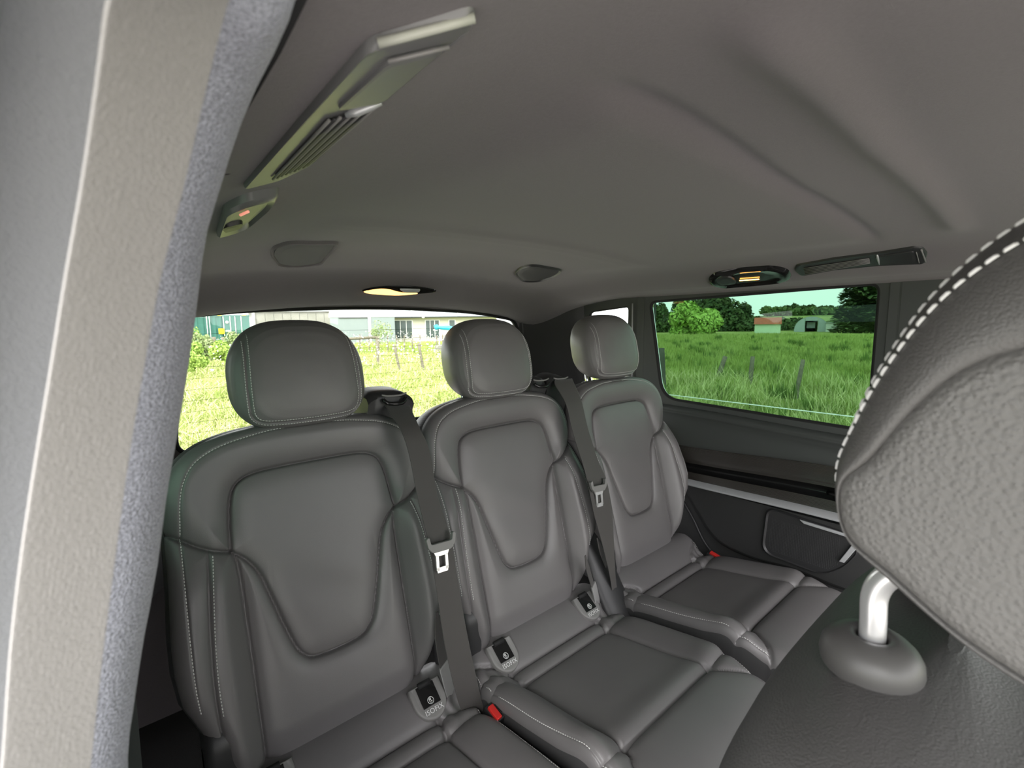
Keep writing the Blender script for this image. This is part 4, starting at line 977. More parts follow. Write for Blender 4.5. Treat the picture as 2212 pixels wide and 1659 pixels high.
def leaf_mat(name, a, b, scale=1.5):
    m = mat(name, a, .8, spec=.2, col2=b, nscale=scale); return m
m_bladeG = leaf_mat('grass_blades', (.22, .29, .065), (.36, .42, .13), .8)
m_bladeS = leaf_mat('straw_blades', (.58, .55, .30), (.50, .56, .22), 1.2)
def blades(name, label, n, az0, az1, r0, r1, hgt, m, lean=.5, wid=.006, seed=1, zmin=None):
    g = np.random.default_rng(seed)
    a = np.radians(g.uniform(az0, az1, n)); u = g.uniform(0, 1, n); r = r0 * (r1 / r0) ** u
    # clump the blades
    cl = .35 * r ** .5
    x = r * np.sin(a) + g.normal(0, .15, n); y = r * np.cos(a) + g.normal(0, .15, n)
    k = (np.sin(x * 1.7 + 2 * np.sin(y * .9)) * np.cos(y * 1.3 + np.sin(x * .7) * 2) + 1) / 2
    hh = hgt * g.uniform(.35, 1, n) * (.45 + .75 * k); w = wid * (r / 5) ** .75 * g.uniform(.7, 1.3, n)
    th = g.uniform(0, 2 * math.pi, n); dx_, dy_ = np.cos(th), np.sin(th); ln = g.uniform(0, lean, n) * hh; la = g.uniform(0, 2 * math.pi, n)
    z0 = -H
    B0 = np.stack([x - dx_ * w, y - dy_ * w, np.full(n, z0)], 1); B1 = np.stack([x + dx_ * w, y + dy_ * w, np.full(n, z0)], 1)
    mx_, my_ = x + np.cos(la) * ln * .35, y + np.sin(la) * ln * .35
    M0 = np.stack([mx_ - dx_ * w * .7, my_ - dy_ * w * .7, z0 + hh * .6], 1); M1 = np.stack([mx_ + dx_ * w * .7, my_ + dy_ * w * .7, z0 + hh * .6], 1)
    T = np.stack([x + np.cos(la) * ln, y + np.sin(la) * ln, z0 + hh], 1)
    V = np.stack([B0, B1, M1, M0, T], 1).reshape(-1, 3); V[:, 2] += H
    i = np.arange(n) * 5
    lp = np.stack([i, i + 1, i + 2, i + 3, i + 3, i + 2, i + 4], 1).ravel()
    me = bpy.data.meshes.new(name); me.vertices.add(len(V)); me.vertices.foreach_set('co', V.ravel()); me.loops.add(len(lp)); me.loops.foreach_set('vertex_index', lp)
    me.polygons.add(2 * n); st = np.stack([np.arange(n) * 7, np.arange(n) * 7 + 4], 1).ravel(); me.polygons.foreach_set('loop_start', st); me.update(calc_edges=True); me.validate()
    me.materials.append(m); o = bpy.data.objects.new(name, me); C.objects.link(o); tag(o, label, 'grass', kind='stuff'); return o
blades('meadow_grass', 'long green grass of the field beyond the tinted window', 90000, 54, 80, 6.9, 60, .42, m_bladeG, seed=2)
blades('straw_grass', 'tall straw-coloured seed stems near the van beyond the tinted window', 7000, 54, 80, 6.9, 14, .62, m_bladeS, lean=.9, wid=.004, seed=3)
blades('rear_meadow_grass', 'sunlit grass behind the rear window', 80000, 3, 52, 6.3, 45, .40, m_bladeG, seed=4)
blades('rear_straw_grass', 'pale flattened straw grass behind the rear window', 42000, 3, 52, 6.3, 26, .42, m_bladeS, lean=1.6, wid=.006, seed=5)
m_rush = leaf_mat('rush_leaves', (.09, .15, .035), (.15, .22, .05), 1.5)
def tufts(n, az0, az1, r0, r1, seed):
    g = np.random.default_rng(seed); V = []; F = []
    for k in range(n):
        a_ = math.radians(g.uniform(az0, az1)); r_ = r0 * (r1 / r0) ** g.uniform(); c0 = np.array([r_ * math.sin(a_), r_ * math.cos(a_), 0]); h_ = g.uniform(.3, .6); w_ = g.uniform(.2, .5)
        for q in range(46):
            t_ = g.uniform(0, 6.28); s_ = g.uniform(0, w_); b = c0 + [math.cos(t_) * s_ * .5, math.sin(t_) * s_ * .5, 0]; e = b + [math.cos(t_) * s_ * .6, math.sin(t_) * s_ * .6, h_ * g.uniform(.6, 1)]; d_ = np.array([-math.sin(t_), math.cos(t_), 0]) * .008 * (1 + r_ / 12)
            i_ = len(V); V += [b - d_, b + d_, e]; F.append((i_, i_ + 1, i_ + 2))
    me = bpy.data.meshes.new('rush_tufts'); me.from_pydata([tuple(v) for v in V], [], F); me.materials.append(m_rush); o = bpy.data.objects.new('rush_tufts', me); C.objects.link(o)
    tag(o, 'dark green tufts of rushes scattered over the field beyond the tinted window', 'rushes', kind='stuff')
tufts(170, 55, 80, 7, 50, 12)
# rank weeds with pale flower heads by the rear fence
m_weed = leaf_mat('weed_leaves', (.20, .28, .10), (.33, .38, .20), 3)
m_flower = mat('white_flowers', (.85, .86, .75), .8); m_yellow = mat('yellow_flowers', (.85, .75, .08), .7)
def specks(name, label, n, az0, az1, r0, r1, z0, z1, size, m, seed):
    g = np.random.default_rng(seed); a = np.radians(g.uniform(az0, az1, n)); r = r0 * (r1 / r0) ** g.uniform(0, 1, n)
    c = np.stack([r * np.sin(a), r * np.cos(a), -H + g.uniform(z0, z1, n)], 1); s = size * g.uniform(.5, 1.3, n)[:, None]
    A = g.normal(size=(n, 3)); A /= np.linalg.norm(A, axis=1)[:, None]; B = np.cross(A, g.normal(size=(n, 3))); B /= np.linalg.norm(B, axis=1)[:, None]
    V = np.stack([c - A * s, c - B * s, c + A * s, c + B * s], 1).reshape(-1, 3); V[:, 2] += H
    me = bpy.data.meshes.new(name); i = np.arange(n) * 4; me.from_pydata(V.tolist(), [], np.stack([i, i + 1, i + 2, i + 3], 1).tolist()); me.materials.append(m)
    o = bpy.data.objects.new(name, me); C.objects.link(o); return tag(o, label, 'flowers', kind='stuff')
specks('white_wildflowers', 'white flower heads scattered in the weeds along the rear fence', 1500, 8, 50, 14, 40, .55, 1.25, .035, m_flower, 8)
specks('yellow_wildflowers', 'small yellow flowers in the grass behind the rear window', 1800, 16, 45, 5, 14, .1, .4, .010, m_yellow, 9)

ORD = 'first second third fourth fifth sixth seventh eighth ninth tenth eleventh twelfth thirteenth fourteenth fifteenth'.split()
# ------------------------------------------------------------------ trees, bushes
def foliage(name, label, parent, c, rad, n, size, m, seed, blobs=14, flat=1.0, cat=None, group=None):
    g = np.random.default_rng(seed); c = np.asarray(c, float); rad = np.asarray(rad, float)
    bc = g.normal(size=(blobs, 3)); bc /= np.linalg.norm(bc, axis=1)[:, None]; bc *= g.uniform(.35, .75, (blobs, 1)); br = g.uniform(.28, .48, blobs)
    k = g.integers(0, blobs, n); d = g.normal(size=(n, 3)); d /= np.linalg.norm(d, axis=1)[:, None]
    p = bc[k] + d * br[k][:, None] * g.uniform(.75, 1.05, (n, 1)); p[:, 2] = np.maximum(p[:, 2], -.95)
    p = p * rad + c; s = size * g.uniform(.6, 1.4, (n, 1))
    nd = d + .6 * g.normal(size=(n, 3)); A = np.cross(nd, g.normal(size=(n, 3))); A /= np.linalg.norm(A, axis=1)[:, None]; B = np.cross(nd, A); B /= np.linalg.norm(B, axis=1)[:, None]
    V = np.stack([p - A * s, p - B * s * .6, p + A * s, p + B * s * .6], 1).reshape(-1, 3)
    b = base_of(parent) if parent is not None else np.array([c[0], c[1], c[2]])
    V = V - b; me = bpy.data.meshes.new(name); i = np.arange(n) * 4; me.from_pydata(V.tolist(), [], np.stack([i, i + 1, i + 2, i + 3], 1).tolist()); me.materials.append(m)
    o = bpy.data.objects.new(name, me); C.objects.link(o)
    if parent is not None: o.parent = parent
    else: o.location = (b[0], b[1], b[2] + H); tag(o, label, cat, group)
    return o
m_willow = leaf_mat('bright_leaves', (.22, .36, .06), (.38, .52, .13), 1.0)
m_dark = leaf_mat('dark_leaves', (.035, .06, .022), (.08, .115, .04), .8)
m_mid = leaf_mat('mid_green_leaves', (.07, .12, .04), (.13, .18, .06), .8)
m_bark = mat('bark', (.08, .07, .055), .9)
def tree(name, label, px_, top, bot, D, wpx, m, n, seed, size=.35, group=None, cz=0):
    a = atd(px_, bot, D); b = atd(px_, top, D); hgt = b[2] - a[2]; w = wpx * D / F_PX / 2
    z0 = max(a[2], -H) if cz == 0 else a[2]
    t = empty(name, label, 'tree', (a[0], a[1], min(a[2], -H) if cz == 0 else a[2]), group)
    zt = a[2] + hgt * .5
    MB().tube([(a[0], a[1], base_of(t)[2] - .1), (a[0] + .1, a[1], a[2] + hgt * .3), (a[0], a[1], a[2] + hgt * .6)], [w * .08, w * .06, w * .03], 8).build('trunk', m_bark, t)
    foliage('crown', None, t, (a[0], a[1], a[2] + hgt * .53), (w * .95, w * .95, hgt * .56), n, size, m, seed, blobs=18)
    return t
tree('willow', 'bright green rounded tree at the field edge, seen through the tinted window', 1497, 655, 742, 62, 125, m_willow, 9000, 21, .22)
GT = 'dark trees at the far side of the field'
for i, (px_, top, w, D, lb) in enumerate([(1420, 662, 70, 75, 'dark tree behind the willow, at its left edge in the tinted window'), (1555, 632, 110, 78, 'tall dark tree right behind the willow'), (1600, 655, 60, 80, 'rounded dark tree between the willow and the open sky'),
                                      (1480, 640, 90, 82, 'dark tree whose top shows above the willow'), (1620, 684, 115, 76, 'low dark tree directly behind the red-roofed shed'), (1695, 690, 110, 78, 'low dark tree between the red-roofed shed and the arched shed'), (1785, 688, 110, 80, 'low dark tree behind the arched shed')]):
    tree('dark_tree', lb, px_, top, 745, D, w, m_dark if i != 6 else m_mid, 6000, 30 + i, .28, GT)
# big conifer at the right edge: layered boughs
def conifer(label, px_, top, bot, D, wpx, seed):
    g = np.random.default_rng(seed); a = atd(px_, bot, D); b = atd(px_, top, D); h = b[2] - a[2] + 3; w = wpx * D / F_PX / 2
    t = empty('conifer', label, 'tree', (a[0], a[1], -H)); MB().tube([(a[0], a[1], -H - .1), (a[0], a[1], a[2] + h)], [w * .08, w * .02], 8).build('trunk', m_bark, t)
    n = 22000; q = g.uniform(.0, 1, n); lay = np.clip(np.round(q * 9) / 9 + g.normal(0, .035, n), 0, 1.02); rr = w * (1.05 - .75 * lay ** 2.0) * np.sqrt(g.uniform(.05, 1.1, n)); an = g.uniform(0, 2 * math.pi, n); rr = rr * (1 + .25 * np.sin(an * 5 + lay * 31))
    p = np.stack([a[0] + rr * np.cos(an), a[1] + rr * np.sin(an), a[2] + lay * h - .25 * rr / w * 1.2], 1); s = .30 * g.uniform(.6, 1.4, (n, 1))
    A = np.stack([np.cos(an), np.sin(an), g.normal(0, .25, n)], 1); B = np.stack([-np.sin(an), np.cos(an), g.normal(0, .3, n)], 1)
    V = np.stack([p - A * s, p - B * s * .7, p + A * s, p + B * s * .7], 1).reshape(-1, 3) - base_of(t)
    me = bpy.data.meshes.new('boughs'); i = np.arange(n) * 4; me.from_pydata(V.tolist(), [], np.stack([i, i + 1, i + 2, i + 3], 1).tolist()); me.materials.append(m_dark)
    o = bpy.data.objects.new('boughs', me); C.objects.link(o); o.parent = t
conifer('tall dark conifer beside the arched shed, at the edge of the tinted window', 1880, 596, 745, 58, 118, 77)
# distant hill with a row of trees on top
def hill():
    D = 150; pts = [(1380, 692), (1480, 690), (1580, 686), (1640, 682), (1700, 679), (1800, 677), (1900, 675), (2000, 678)]
    top = [atd(x, y, D) for x, y in pts]; mb = MB(); G = []
    for p in top:
        G.append([(p[0] * .55, p[1] * .55, -H - .5), (p[0] * .75, p[1] * .75, -H + (p[2] + H) * .45), (p[0], p[1], p[2]), (p[0] * 1.2, p[1] * 1.2, p[2] - 2), (p[0] * 1.3, p[1] * 1.3, -H - 2)])
    o = mb.grid(np.array(G)).build('hill', leaf_mat('hill_pasture', (.14, .19, .05), (.24, .28, .08), .05)); o['kind'] = 'structure'
hill()
g_ = np.random.default_rng(5)
for i in range(15):
    x = 1678 + i * 9.5; tp = 662 + g_.uniform(-3, 4)
    t = tree('hilltop_tree', '%s small tree from the pale end of the thin hilltop row' % ORD[i], x, tp, 680, 152, 16, m_dark, 350, 60 + i, .7, 'row of trees on the hilltop', cz=1)
for i in range(6):
    t = tree('hillside_tree', '%s dark rounded hillside tree counted from the willow side' % ORD[i], 1660 + i * 30 - (i == 0) * 3, 664 + (i % 3) * 2, 682, 140, 34, m_mid, 500, 90 + i, .8, 'rounded trees on the hillside', cz=1)

# ------------------------------------------------------------------ outbuildings in the field
def yaw_frame(px_, D):
    c = atd(px_, 743, D); c[2] = -H; f = np.array([c[0], c[1], 0]); f /= np.linalg.norm(f); r = np.array([f[1], -f[0], 0]); return c, r, f
m_redroof = mat('rusty_red_roof', (.42, .10, .055), .8, col2=(.33, .085, .05), nscale=2); m_palegreen = mat('pale_green_board', (.52, .62, .46), .8); m_zinc = mat('grey_zinc', (.36, .40, .42), .5); m_whitew = mat('white_panel', (.75, .75, .73), .7)
m_shedshade = mat('shed_shade', (.03, .035, .035), .9); m_dkgrey = mat('dark_grey_door', (.06, .065, .07), .7)
def shed():
    D = 62; c, r, f = yaw_frame(1656, D); k = D / F_PX * .99; w = 25 * k; t = empty('field_shed', 'small pale shed with a rusty red roof in the field', 'shed', c)
    P = lambda a, b, z: c + r * a + f * b + np.array([0, 0, z])
    def bx(mb, a0, a1, b0, b1, z0, z1): return mb.add([P(a, b, z) for a in (a0, a1) for b in (b0, b1) for z in (z0, z1)], [(0, 1, 3, 2), (4, 6, 7, 5), (0, 4, 5, 1), (2, 3, 7, 6), (0, 2, 6, 4), (1, 5, 7, 3)])
    zt = 2.0; ze = 1.05
    bx(MB(), -w, w, 0, 2.2, -.2, zt * .62).build('shed_wall', m_palegreen, t, smooth=False)
    mb = MB(); n = 40
    for s0, s1 in (((-.25), 1.1), (2.45, 1.1)):
        G = [[P(-w - .1 + (2 * w + .2) * i / n, s0, ze + .1 + .02 * (i % 2)), P(-w - .1 + (2 * w + .2) * i / n, s1, ze + .95 + .02 * (i % 2))] for i in range(n + 1)]; mb.grid(np.array(G))
    mb.build('corrugated_roof', m_redroof, t, smooth=False)
shed()
def arched():
    D = 66; c, r, f = yaw_frame(1750, D); k = D / F_PX; w = 32 * k; h = 31 * k + .1; t = empty('arched_shed', 'grey arched tin shed with a dark open doorway in the field', 'shed', c)
    P = lambda a, b, z: c + r * a + f * b + np.array([0, 0, z])
    th = np.linspace(0, math.pi, 25); pr = [(w * math.cos(q), h * math.sin(q) ** .85) for q in th]
    mb = MB(); mb.grid(np.array([[P(a, b, z) for a, z in pr] for b in np.linspace(0, 7, 15)])); mb.build('arched_roof', m_zinc, t, angle=30)
    dw, dh = w * .36, h * .72
    mb = MB(); mb.prism([P(a, .02, z) for a, z in pr if a >= dw] + [P(dw, .02, 0)], f * .05); mb.prism([P(-dw, .02, 0)] + [P(a, .02, z) for a, z in pr if a <= -dw], f * .05)
    mid = [(a, z) for a, z in pr if abs(a) < dw]; mb.prism([P(dw, .02, dh), P(dw, .02, np.interp(dw, [p[0] for p in pr[::-1]], [p[1] for p in pr[::-1]]))] + [P(a, .02, z) for a, z in mid] + [P(-dw, .02, np.interp(-dw, [p[0] for p in pr[::-1]], [p[1] for p in pr[::-1]])), P(-dw, .02, dh)], f * .05)
    mb.build('end_wall', m_zinc, t, smooth=False)
    MB().prism([P(-dw, 5, 0), P(dw, 5, 0), P(dw, 5, dh), P(-dw, 5, dh)], f * .05).build('shade_sheet', m_shedshade, t, smooth=False)  # dark sheet standing in for the shade inside the shed
    MB().prism([P(-dw * .75, 1, .5), P(dw * .6, 1, .5), P(dw * .6, 1, 1.3), P(-dw * .75, 1, 1.3)], f * .3).build('stored_board', m_zinc, t, smooth=False)
    c2, r2, f2 = yaw_frame(1796, 64); P2 = lambda a, b, z: c2 + r2 * a + f2 * b + np.array([0, 0, z])
    b2 = empty('white_cabin', 'low white cabin between the arched shed and the conifer', 'cabin', c2)
    mb = MB(); mb.prism([P2(-.75, 0, 0), P2(.75, 0, 0), P2(.75, 0, 1.15), P2(-.75, 0, 1.15)], f2 * 1.6); mb.build('cabin_wall', m_whitew, b2, smooth=False)
    MB().prism([P2(-.85, -.1, 1.15), P2(.85, -.1, 1.15), P2(.85, -.1, 1.25), P2(-.85, -.1, 1.25)], f2 * 1.8).build('cabin_roof', m_zinc, b2, smooth=False)
arched()

# ------------------------------------------------------------------ fences
m_post = mat('weathered_post', (.13, .11, .085), .9, col2=(.2, .17, .13), nscale=20, bump=('noise', 60, .01)); m_postp = mat('pale_post', (.12, .11, .075), .9, col2=(.18, .16, .12), nscale=15)
def post(label, top, bot, r, m, group, sq=False, D=None):
    b = gnd(*bot) if D is None else atd(*bot, D); dd = float(b @ FW); a = atd(*top, dd); a = np.asarray(a); k = (b[2] - a[2])
    P = [b + (b - a) * .25, b, (a + b) / 2 + np.array([.008, .01, 0]), a]
    n = 8 if not sq else 4
    o = MB().tube(resample(np.array(P), 7), r * np.array([1.05, 1, 1.02, .97, 1, .96, .93]), n).build('fence_post', m, None, loc=tuple(b), smooth=not sq); tag(o, label, 'fence post', group); return a, b
GR = 'leaning fence posts in the field'
post('leaning grey post, first of the three leaning posts beyond the tinted window', (1567, 770), (1547, 828), .062, m_post, GR)
post('nearly upright grey post between the two leaning posts beyond the tinted window', (1626, 770), (1619, 848), .055, m_post, GR)
post('leaning grey post nearest the second-row headrest, beyond the tinted window', (1735, 777), (1716, 880), .042, m_post, GR)
post('thick dark post at the frame edge of the tinted window', (1426, 752), (1430, 850), .10, mat('dark_post', (.07, .07, .055), .9, bump=('noise', 50, .01)), GR, D=10.5)
a = onx(1380, 845, 6.5); b = onx(1900, 907, 6.5); o = MB().tube([a, (a + b) / 2, b], .007, 6).build('fence_tape', m_white, None, loc=tuple((a + b) / 2)); tag(o, 'thin white electric fence tape stretched low across the field', 'fence wire')
for e, lb in ((a, 'short stake holding the far end of the white fence tape'), (b, 'short stake holding the near end of the white fence tape')):
    o = MB().tube([(e[0], e[1], -H - .1), (e[0], e[1], e[2] + .03)], .012, 8).build('fence_stake', m_post, None, loc=(e[0], e[1], -H)); tag(o, lb, 'stake', 'stakes of the electric fence')
GF = 'thin stakes of the far rear fence'
for i, x in enumerate((777, 797, 818, 837, 856, 873, 890, 907, 943, 956)):
    post('%s thin dark stake of the far wire fence, counted from the timber rail' % ORD[i], (x, 723 + (i % 3)), (x + 1, 764), .035, m_post, GF)
GN = 'near stakes behind the rear window'
na = post('pale leaning stake, middle one of the near stakes between the two headrests', (851, 745), (866, 812), .045, m_postp, GN)
nb = post('pale leaning stake beside the middle headrest, behind the rear window', (904, 742), (917, 812), .05, m_postp, GN)
# timber gate frame
def gate():
    a = atd(814, 727, 19); b = atd(817, 795, 19); t = empty('timber_rail_frame', 'weathered timber rail on a post between the two left headrests', 'fence', (b[0], b[1], b[2]))
    MB().tube([b + [0, 0, -.3], b, a], .055, 10).build('post', m_postp, t)
    l = atd(640, 738, 19); MB().tube([a + [0, 0, -.03], l], .055, 10).build('rail', m_postp, t); l2 = atd(640, 800, 19); MB().tube([l + [0, 0, .05], l, l2 + [0, 0, -.3]], .055, 10).build('post', m_postp, t)
gate()
for i, (y0, y1, D) in enumerate([(742, 740, 26), (754, 752, 26), (760, 757, 17), (776, 773, 17), (792, 789, 17)]):
    p = atd(390, y0, D); q = atd(1110, y1, D); o = MB().tube([p, (p + q) / 2 + [0, 0, -.03], q], .004 if D < 20 else .005, 5).build('fence_wire', m_wire, None, loc=tuple((p + q) / 2)); tag(o, ['top wire of the far rear fence', 'lower wire of the far rear fence', 'top wire strung on the near pale stakes', 'middle wire strung on the near pale stakes', 'bottom wire strung on the near pale stakes'][i], 'fence wire', 'wires of the rear fences')
for i, (x, lb) in enumerate(((462, 'weathered post stump in the weeds beside the green container'), (482, 'second weathered stump in the weeds below the green container'))):
    post(lb, (x, 728), (x + 2, 775), .10, m_postp, 'stumps in the weeds')
# weedy bank at the left of the rear view
for i, (x, tp, bt, w, D) in enumerate([(405, 702, 775, 60, 20), (440, 715, 780, 50, 18), (475, 732, 790, 60, 17), (510, 722, 780, 50, 19), (420, 742, 800, 60, 15)]):
    a = atd(x, bt, D); b = atd(x, tp, D); r = w * D / F_PX / 2
    foliage('weed_bush', ['tall flowering weeds at the frame of the rear window', 'flowering weeds in front of the green container', 'low weeds at the foot of the stumps', 'weeds beside the near headrest, under the container end', 'low green weeds nearest the window frame'][i], None, ((a + b) / 2), (r, r, (b[2] - a[2]) / 2 * 1.15), 2600, .045, m_weed if i % 2 else m_willow, 200 + i, blobs=12, cat='weeds', group='weeds behind the rear window')
foliage('shrub', 'small pale leafy shrub in front of the grey arched tent', None, atd(822, 718, 30), (.75, .75, .8), 900, .05, m_weed, 301, cat='shrub')

# ------------------------------------------------------------------ rear buildings
def frame_at(px_, D): return yaw_frame(px_, D)
def pan(t, name, m, c, r, f, a0, a1, z0, z1, b=0, d=.08): return MB().prism([c + r * a0 + f * b + [0, 0, z0], c + r * a1 + f * b + [0, 0, z0], c + r * a1 + f * b + [0, 0, z1], c + r * a0 + f * b + [0, 0, z1]], f * d).build(name, m, t, smooth=False)
def zat(y, D): return (707 - y) * D / F_PX + H      # height above the ground of a pixel row at depth D
m_teal = mat('teal_container_paint', (.02, .105, .085), .5, col2=(.025, .12, .10), nscale=2); m_conc = mat('concrete', (.20, .195, .16), .9, col2=(.26, .25, .215), nscale=1.2); m_wtent = mat('white_tent_skin', (.85, .85, .85), .7)
m_greyw = mat('grey_wall_sheet', (.20, .235, .235), .7); m_roofz = mat('pale_metal_roof', (.27, .30, .31), .5); m_cream = mat('cream_wall', (.48, .46, .38), .8); m_glassd = mat('dark_window_glass', (.06, .08, .08), .15); m_blue = mat('bright_blue_paint', (.03, .38, .55), .4); m_ysign = mat('yellow_sign', (.95, .62, .01), .6)
def container():
    D = 40; c, r, f = yaw_frame(470, D); k = D / F_PX; t = empty('shipping_container', 'teal shipping container with a yellow sign beyond the weeds', 'container', c)
    x = lambda p: (p - 470) * k; zt = zat(682, D)
    mb = MB(); n = 30; x0, x1 = x(400), x(483)
    mb.grid(np.array([[c + r * (x0 + (x1 - x0) * i / n) + f * (.06 if (i // 2) % 2 else 0) + [0, 0, z] for z in (0, zt)] for i in range(n + 1)]))
    mb.build('corrugated_side', m_teal, t, smooth=False)
    for a0, a1 in ((483, 507), (508, 534)): pan(t, 'container_door', m_teal, c, r, f, x(a0), x(a1), .1, zt - .05, b=-.02)
    pan(t, 'container_body', m_teal, c, r, f, x(400), x(534), .0, zt - .02, b=.1, d=2.4); pan(t, 'top_rail', m_teal, c, r, f, x(400), x(535), zt - .1, zt + .02, b=-.04, d=.2)
    for q in (454, 459, 484.5, 497, 506.5, 518): MB().tube([c + r * x(q) - f * .07 + [0, 0, .35], c + r * x(q) - f * .07 + [0, 0, zt - .1]], .028, 6).build('locking_bar', m_whitew, t)
    pan(t, 'yellow_sign', m_ysign, c, r, f, x(474), x(485), zat(722, D), zat(710, D), b=-.12, d=.03)
    pan(t, 'white_plate', m_whitew, c, r, f, x(487), x(497), zat(717, D), zat(714, D), b=-.12, d=.03)
    for q in (456, 474, 520): pan(t, 'orange_mark', m_ysign, c, r, f, x(q), x(q + 8), zt - .04, zt + .01, b=-.07, d=.03)
    cu = bpy.data.curves.new('l', 'FONT'); 
    lathe([(0, 0), (.12, 0), (.12, .02), (0, .02)], c + r * x(491) - f * .10 + [0, 0, zat(697, D)], 20, f).build('round_decal', m_whitew, t)
container()
def tank():
    D = 46; c, r, f = yaw_frame(640, D); k = D / F_PX; x = lambda p: (p - 640) * k; t = empty('concrete_shed', 'long grey-green weathered shed behind the near headrest', 'shed', c)
    pan(t, 'shed_wall', m_conc, c, r, f, x(553), x(718), 0, zat(676, D), d=5)
    for i in range(9): pan(t, 'wall_panel', m_conc, c, r, f, x(568 + i * 16.5), x(568 + i * 16.5 + 15.5), .1, zat(680, D), b=-.06, d=.07)
    pan(t, 'corner_post', m_whitew, c, r, f, x(560), x(565), 0, zat(676, D), b=-.12, d=.15); MB().prism([c + r * x(550) - f * .3 + [0, 0, zat(676, D)], c + r * x(720) - f * .3 + [0, 0, zat(676, D)], c + r * x(716) + f * 2.4 + [0, 0, zat(664, D)], c + r * x(556) + f * 2.4 + [0, 0, zat(664, D)]], (0, 0, .08)).build('shed_roof', m_zinc, t, smooth=False)
    c2, r2, f2 = yaw_frame(543, 44); t2 = empty('white_water_tank', 'small white box tank between the container and the weathered shed', 'tank', c2); k2 = 44 / F_PX
    pan(t2, 'tank_body', m_whitew, c2, r2, f2, -10 * k2, 10 * k2, 0, zat(690, 44), d=.8); pan(t2, 'tank_lid', m_zinc, c2, r2, f2, -11 * k2, 11 * k2, zat(690, 44), zat(688, 44), b=-.05, d=.9)
tank()
def tent():
    D = 43; c, r, f = yaw_frame(786, D); k = D / F_PX; x = lambda p: (p - 786) * k; t = empty('arched_tent', 'white arched-roof shelter with grey walls beside the house', 'shelter', c)
    ze = zat(690, D); zt = zat(657, D); W_ = (854 - 718) / 2 * k
    pr = [(-W_, ze)] + [(W_ * math.cos(q), ze + (zt - ze) * math.sin(q) ** .7) for q in np.linspace(math.pi, 0, 24)] + [(W_, ze)]
    mb = MB(); mb.grid(np.array([[c + r * a + f * b + [0, 0, z] for a, z in pr] for b in np.linspace(0, 8, 5)])); mb.prism([c + r * a + [0, 0, z] for a, z in pr], f * .05); mb.build('curved_roof', m_wtent, t, angle=40)
    for a0, a1 in ((720, 797), (803, 853)): pan(t, 'wall_sheet', m_greyw, c, r, f, x(a0), x(a1), 0, ze, b=.05, d=.06)
    pan(t, 'white_pillar', m_whitew, c, r, f, x(797), x(803), 0, ze, b=-.05, d=.2)
    pan(t, 'eave_strip', m_dkgrey, c, r, f, x(738), x(797), ze - .09, ze - .03, b=-.02, d=.06)
tent()
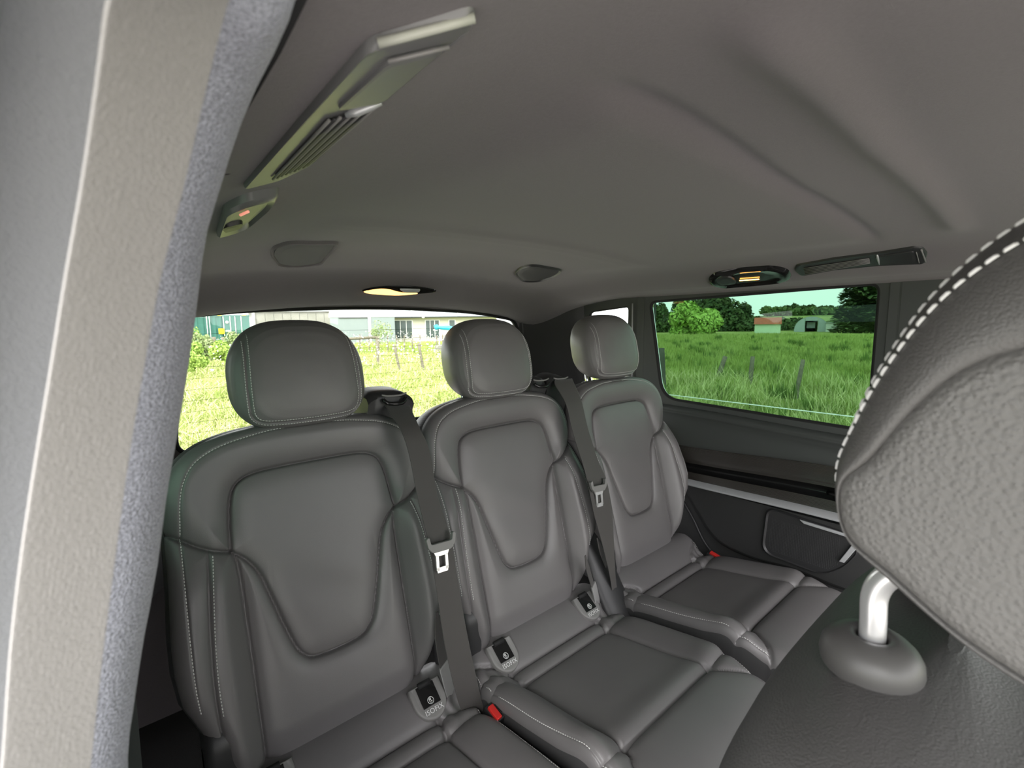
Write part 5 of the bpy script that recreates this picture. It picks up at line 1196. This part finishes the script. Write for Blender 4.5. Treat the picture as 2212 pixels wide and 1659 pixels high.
def house():
    D = 48; c, r, f = yaw_frame(940, D); k = D / F_PX; x = lambda p: (p - 940) * k; t = empty('house', 'cream house with a pale metal roof behind the middle headrest', 'house', c)
    ze = zat(692, D); zt = zat(650, D)
    pan(t, 'house_wall', m_cream, c, r, f, x(853), x(1075), 0, ze, d=.3)
    for a0, a1, z0, z1 in ((856, 893, 736, 699), (921, 950, 736, 699), (971, 984, 722, 699), (1020, 1050, 725, 699)):
        w = pan(t, 'window', m_whitew, c, r, f, x(a0) - .05, x(a1) + .05, zat(z0, D) - .05 + 0, zat(z1, D) + .05, b=-.05, d=.05)
        n = 3 if a1 - a0 > 20 else 1
        for q in range(n): pan(w, 'pane', m_glassd, c, r, f, x(a0) + (x(a1) - x(a0)) * q / n + .03, x(a0) + (x(a1) - x(a0)) * (q + 1) / n - .03, zat(z0, D), zat(z1, D), b=-.07, d=.03)
    n = 110; G = [[c + r * (x(846) + (x(1085) - x(846)) * i / n) - f * .5 + [0, 0, ze + .04 * (i % 2)], c + r * (x(838) + (x(1085) - x(838)) * i / n) + f * 5 + [0, 0, zt + .04 * (i % 2)]] for i in range(n + 1)]
    MB().grid(np.array(G)).build('corrugated_roof', m_roofz, t, smooth=False)
    MB().tube([c + r * x(846) - f * .55 + [0, 0, ze], c + r * x(1085) - f * .55 + [0, 0, ze]], .07, 8).build('gutter', m_dkgrey, t)
    for a0, a1 in ((893, 907), (990, 1005)): MB().prism([c + r * x(a0) - f * .55 + [0, 0, ze + .08], c + r * (x(a0) + .35) - f * .55 + [0, 0, ze + .08], c + r * (x(a0 - 12) + .35) + f * 4.8 + [0, 0, zt + .08], c + r * x(a0 - 12) + f * 4.8 + [0, 0, zt + .08]], (0, 0, .05)).build('roof_flashing', m_whitew, t, smooth=False)
    MB().tube([c + r * x(917) - f * .7 + [0, 0, ze - .1], c + r * x(917) - f * .7 + [0, 0, ze + .15]], .13, 10).build('downpipe_head', m_whitew, t)
house()
def digger():
    D = 30; t = empty('digger', 'bright blue digger arm raised beside the middle headrest', 'digger', gnd(1000, 760))
    P = [atd(942, 706, D), atd(955, 708, D), atd(972, 709, D), atd(985, 717, D), atd(1000, 735, D)]
    MB().tube(spline(P, 20), [.10 + .05 * math.sin(i / 19 * 3.1) for i in range(20)], 8, flat=(.6, 1)).build('boom', m_blue, t)
    MB().tube([atd(941, 702, D), atd(944, 712, D)], .13, 8).build('arm_joint', m_blue, t); MB().tube([atd(936, 713, D), atd(945, 714, D)], .04, 6).build('bucket_link', m_whitew, t)
    c = atd(1010, 742, D); MB().box(c + [-.8, -.8, -.6], c + [.8, .8, .5]).build('cab', m_blue, t, bevel=.1); MB().box((c[0] - 1, c[1] - 1.2, -H), (c[0] + 1, c[1] + 1.2, c[2] - .6)).build('tracks', m_dkgrey, t, bevel=.15)
digger()
c_ = gnd(962, 765); o = MB().box((c_[0] - .45, c_[1] - .4, -H), (c_[0] + .45, c_[1] + .4, -H + .55)).build('concrete_block', m_conc, None, loc=(c_[0], c_[1], -H), bevel=.05); tag(o, 'low grey concrete block in the grass beside the middle headrest', 'block')
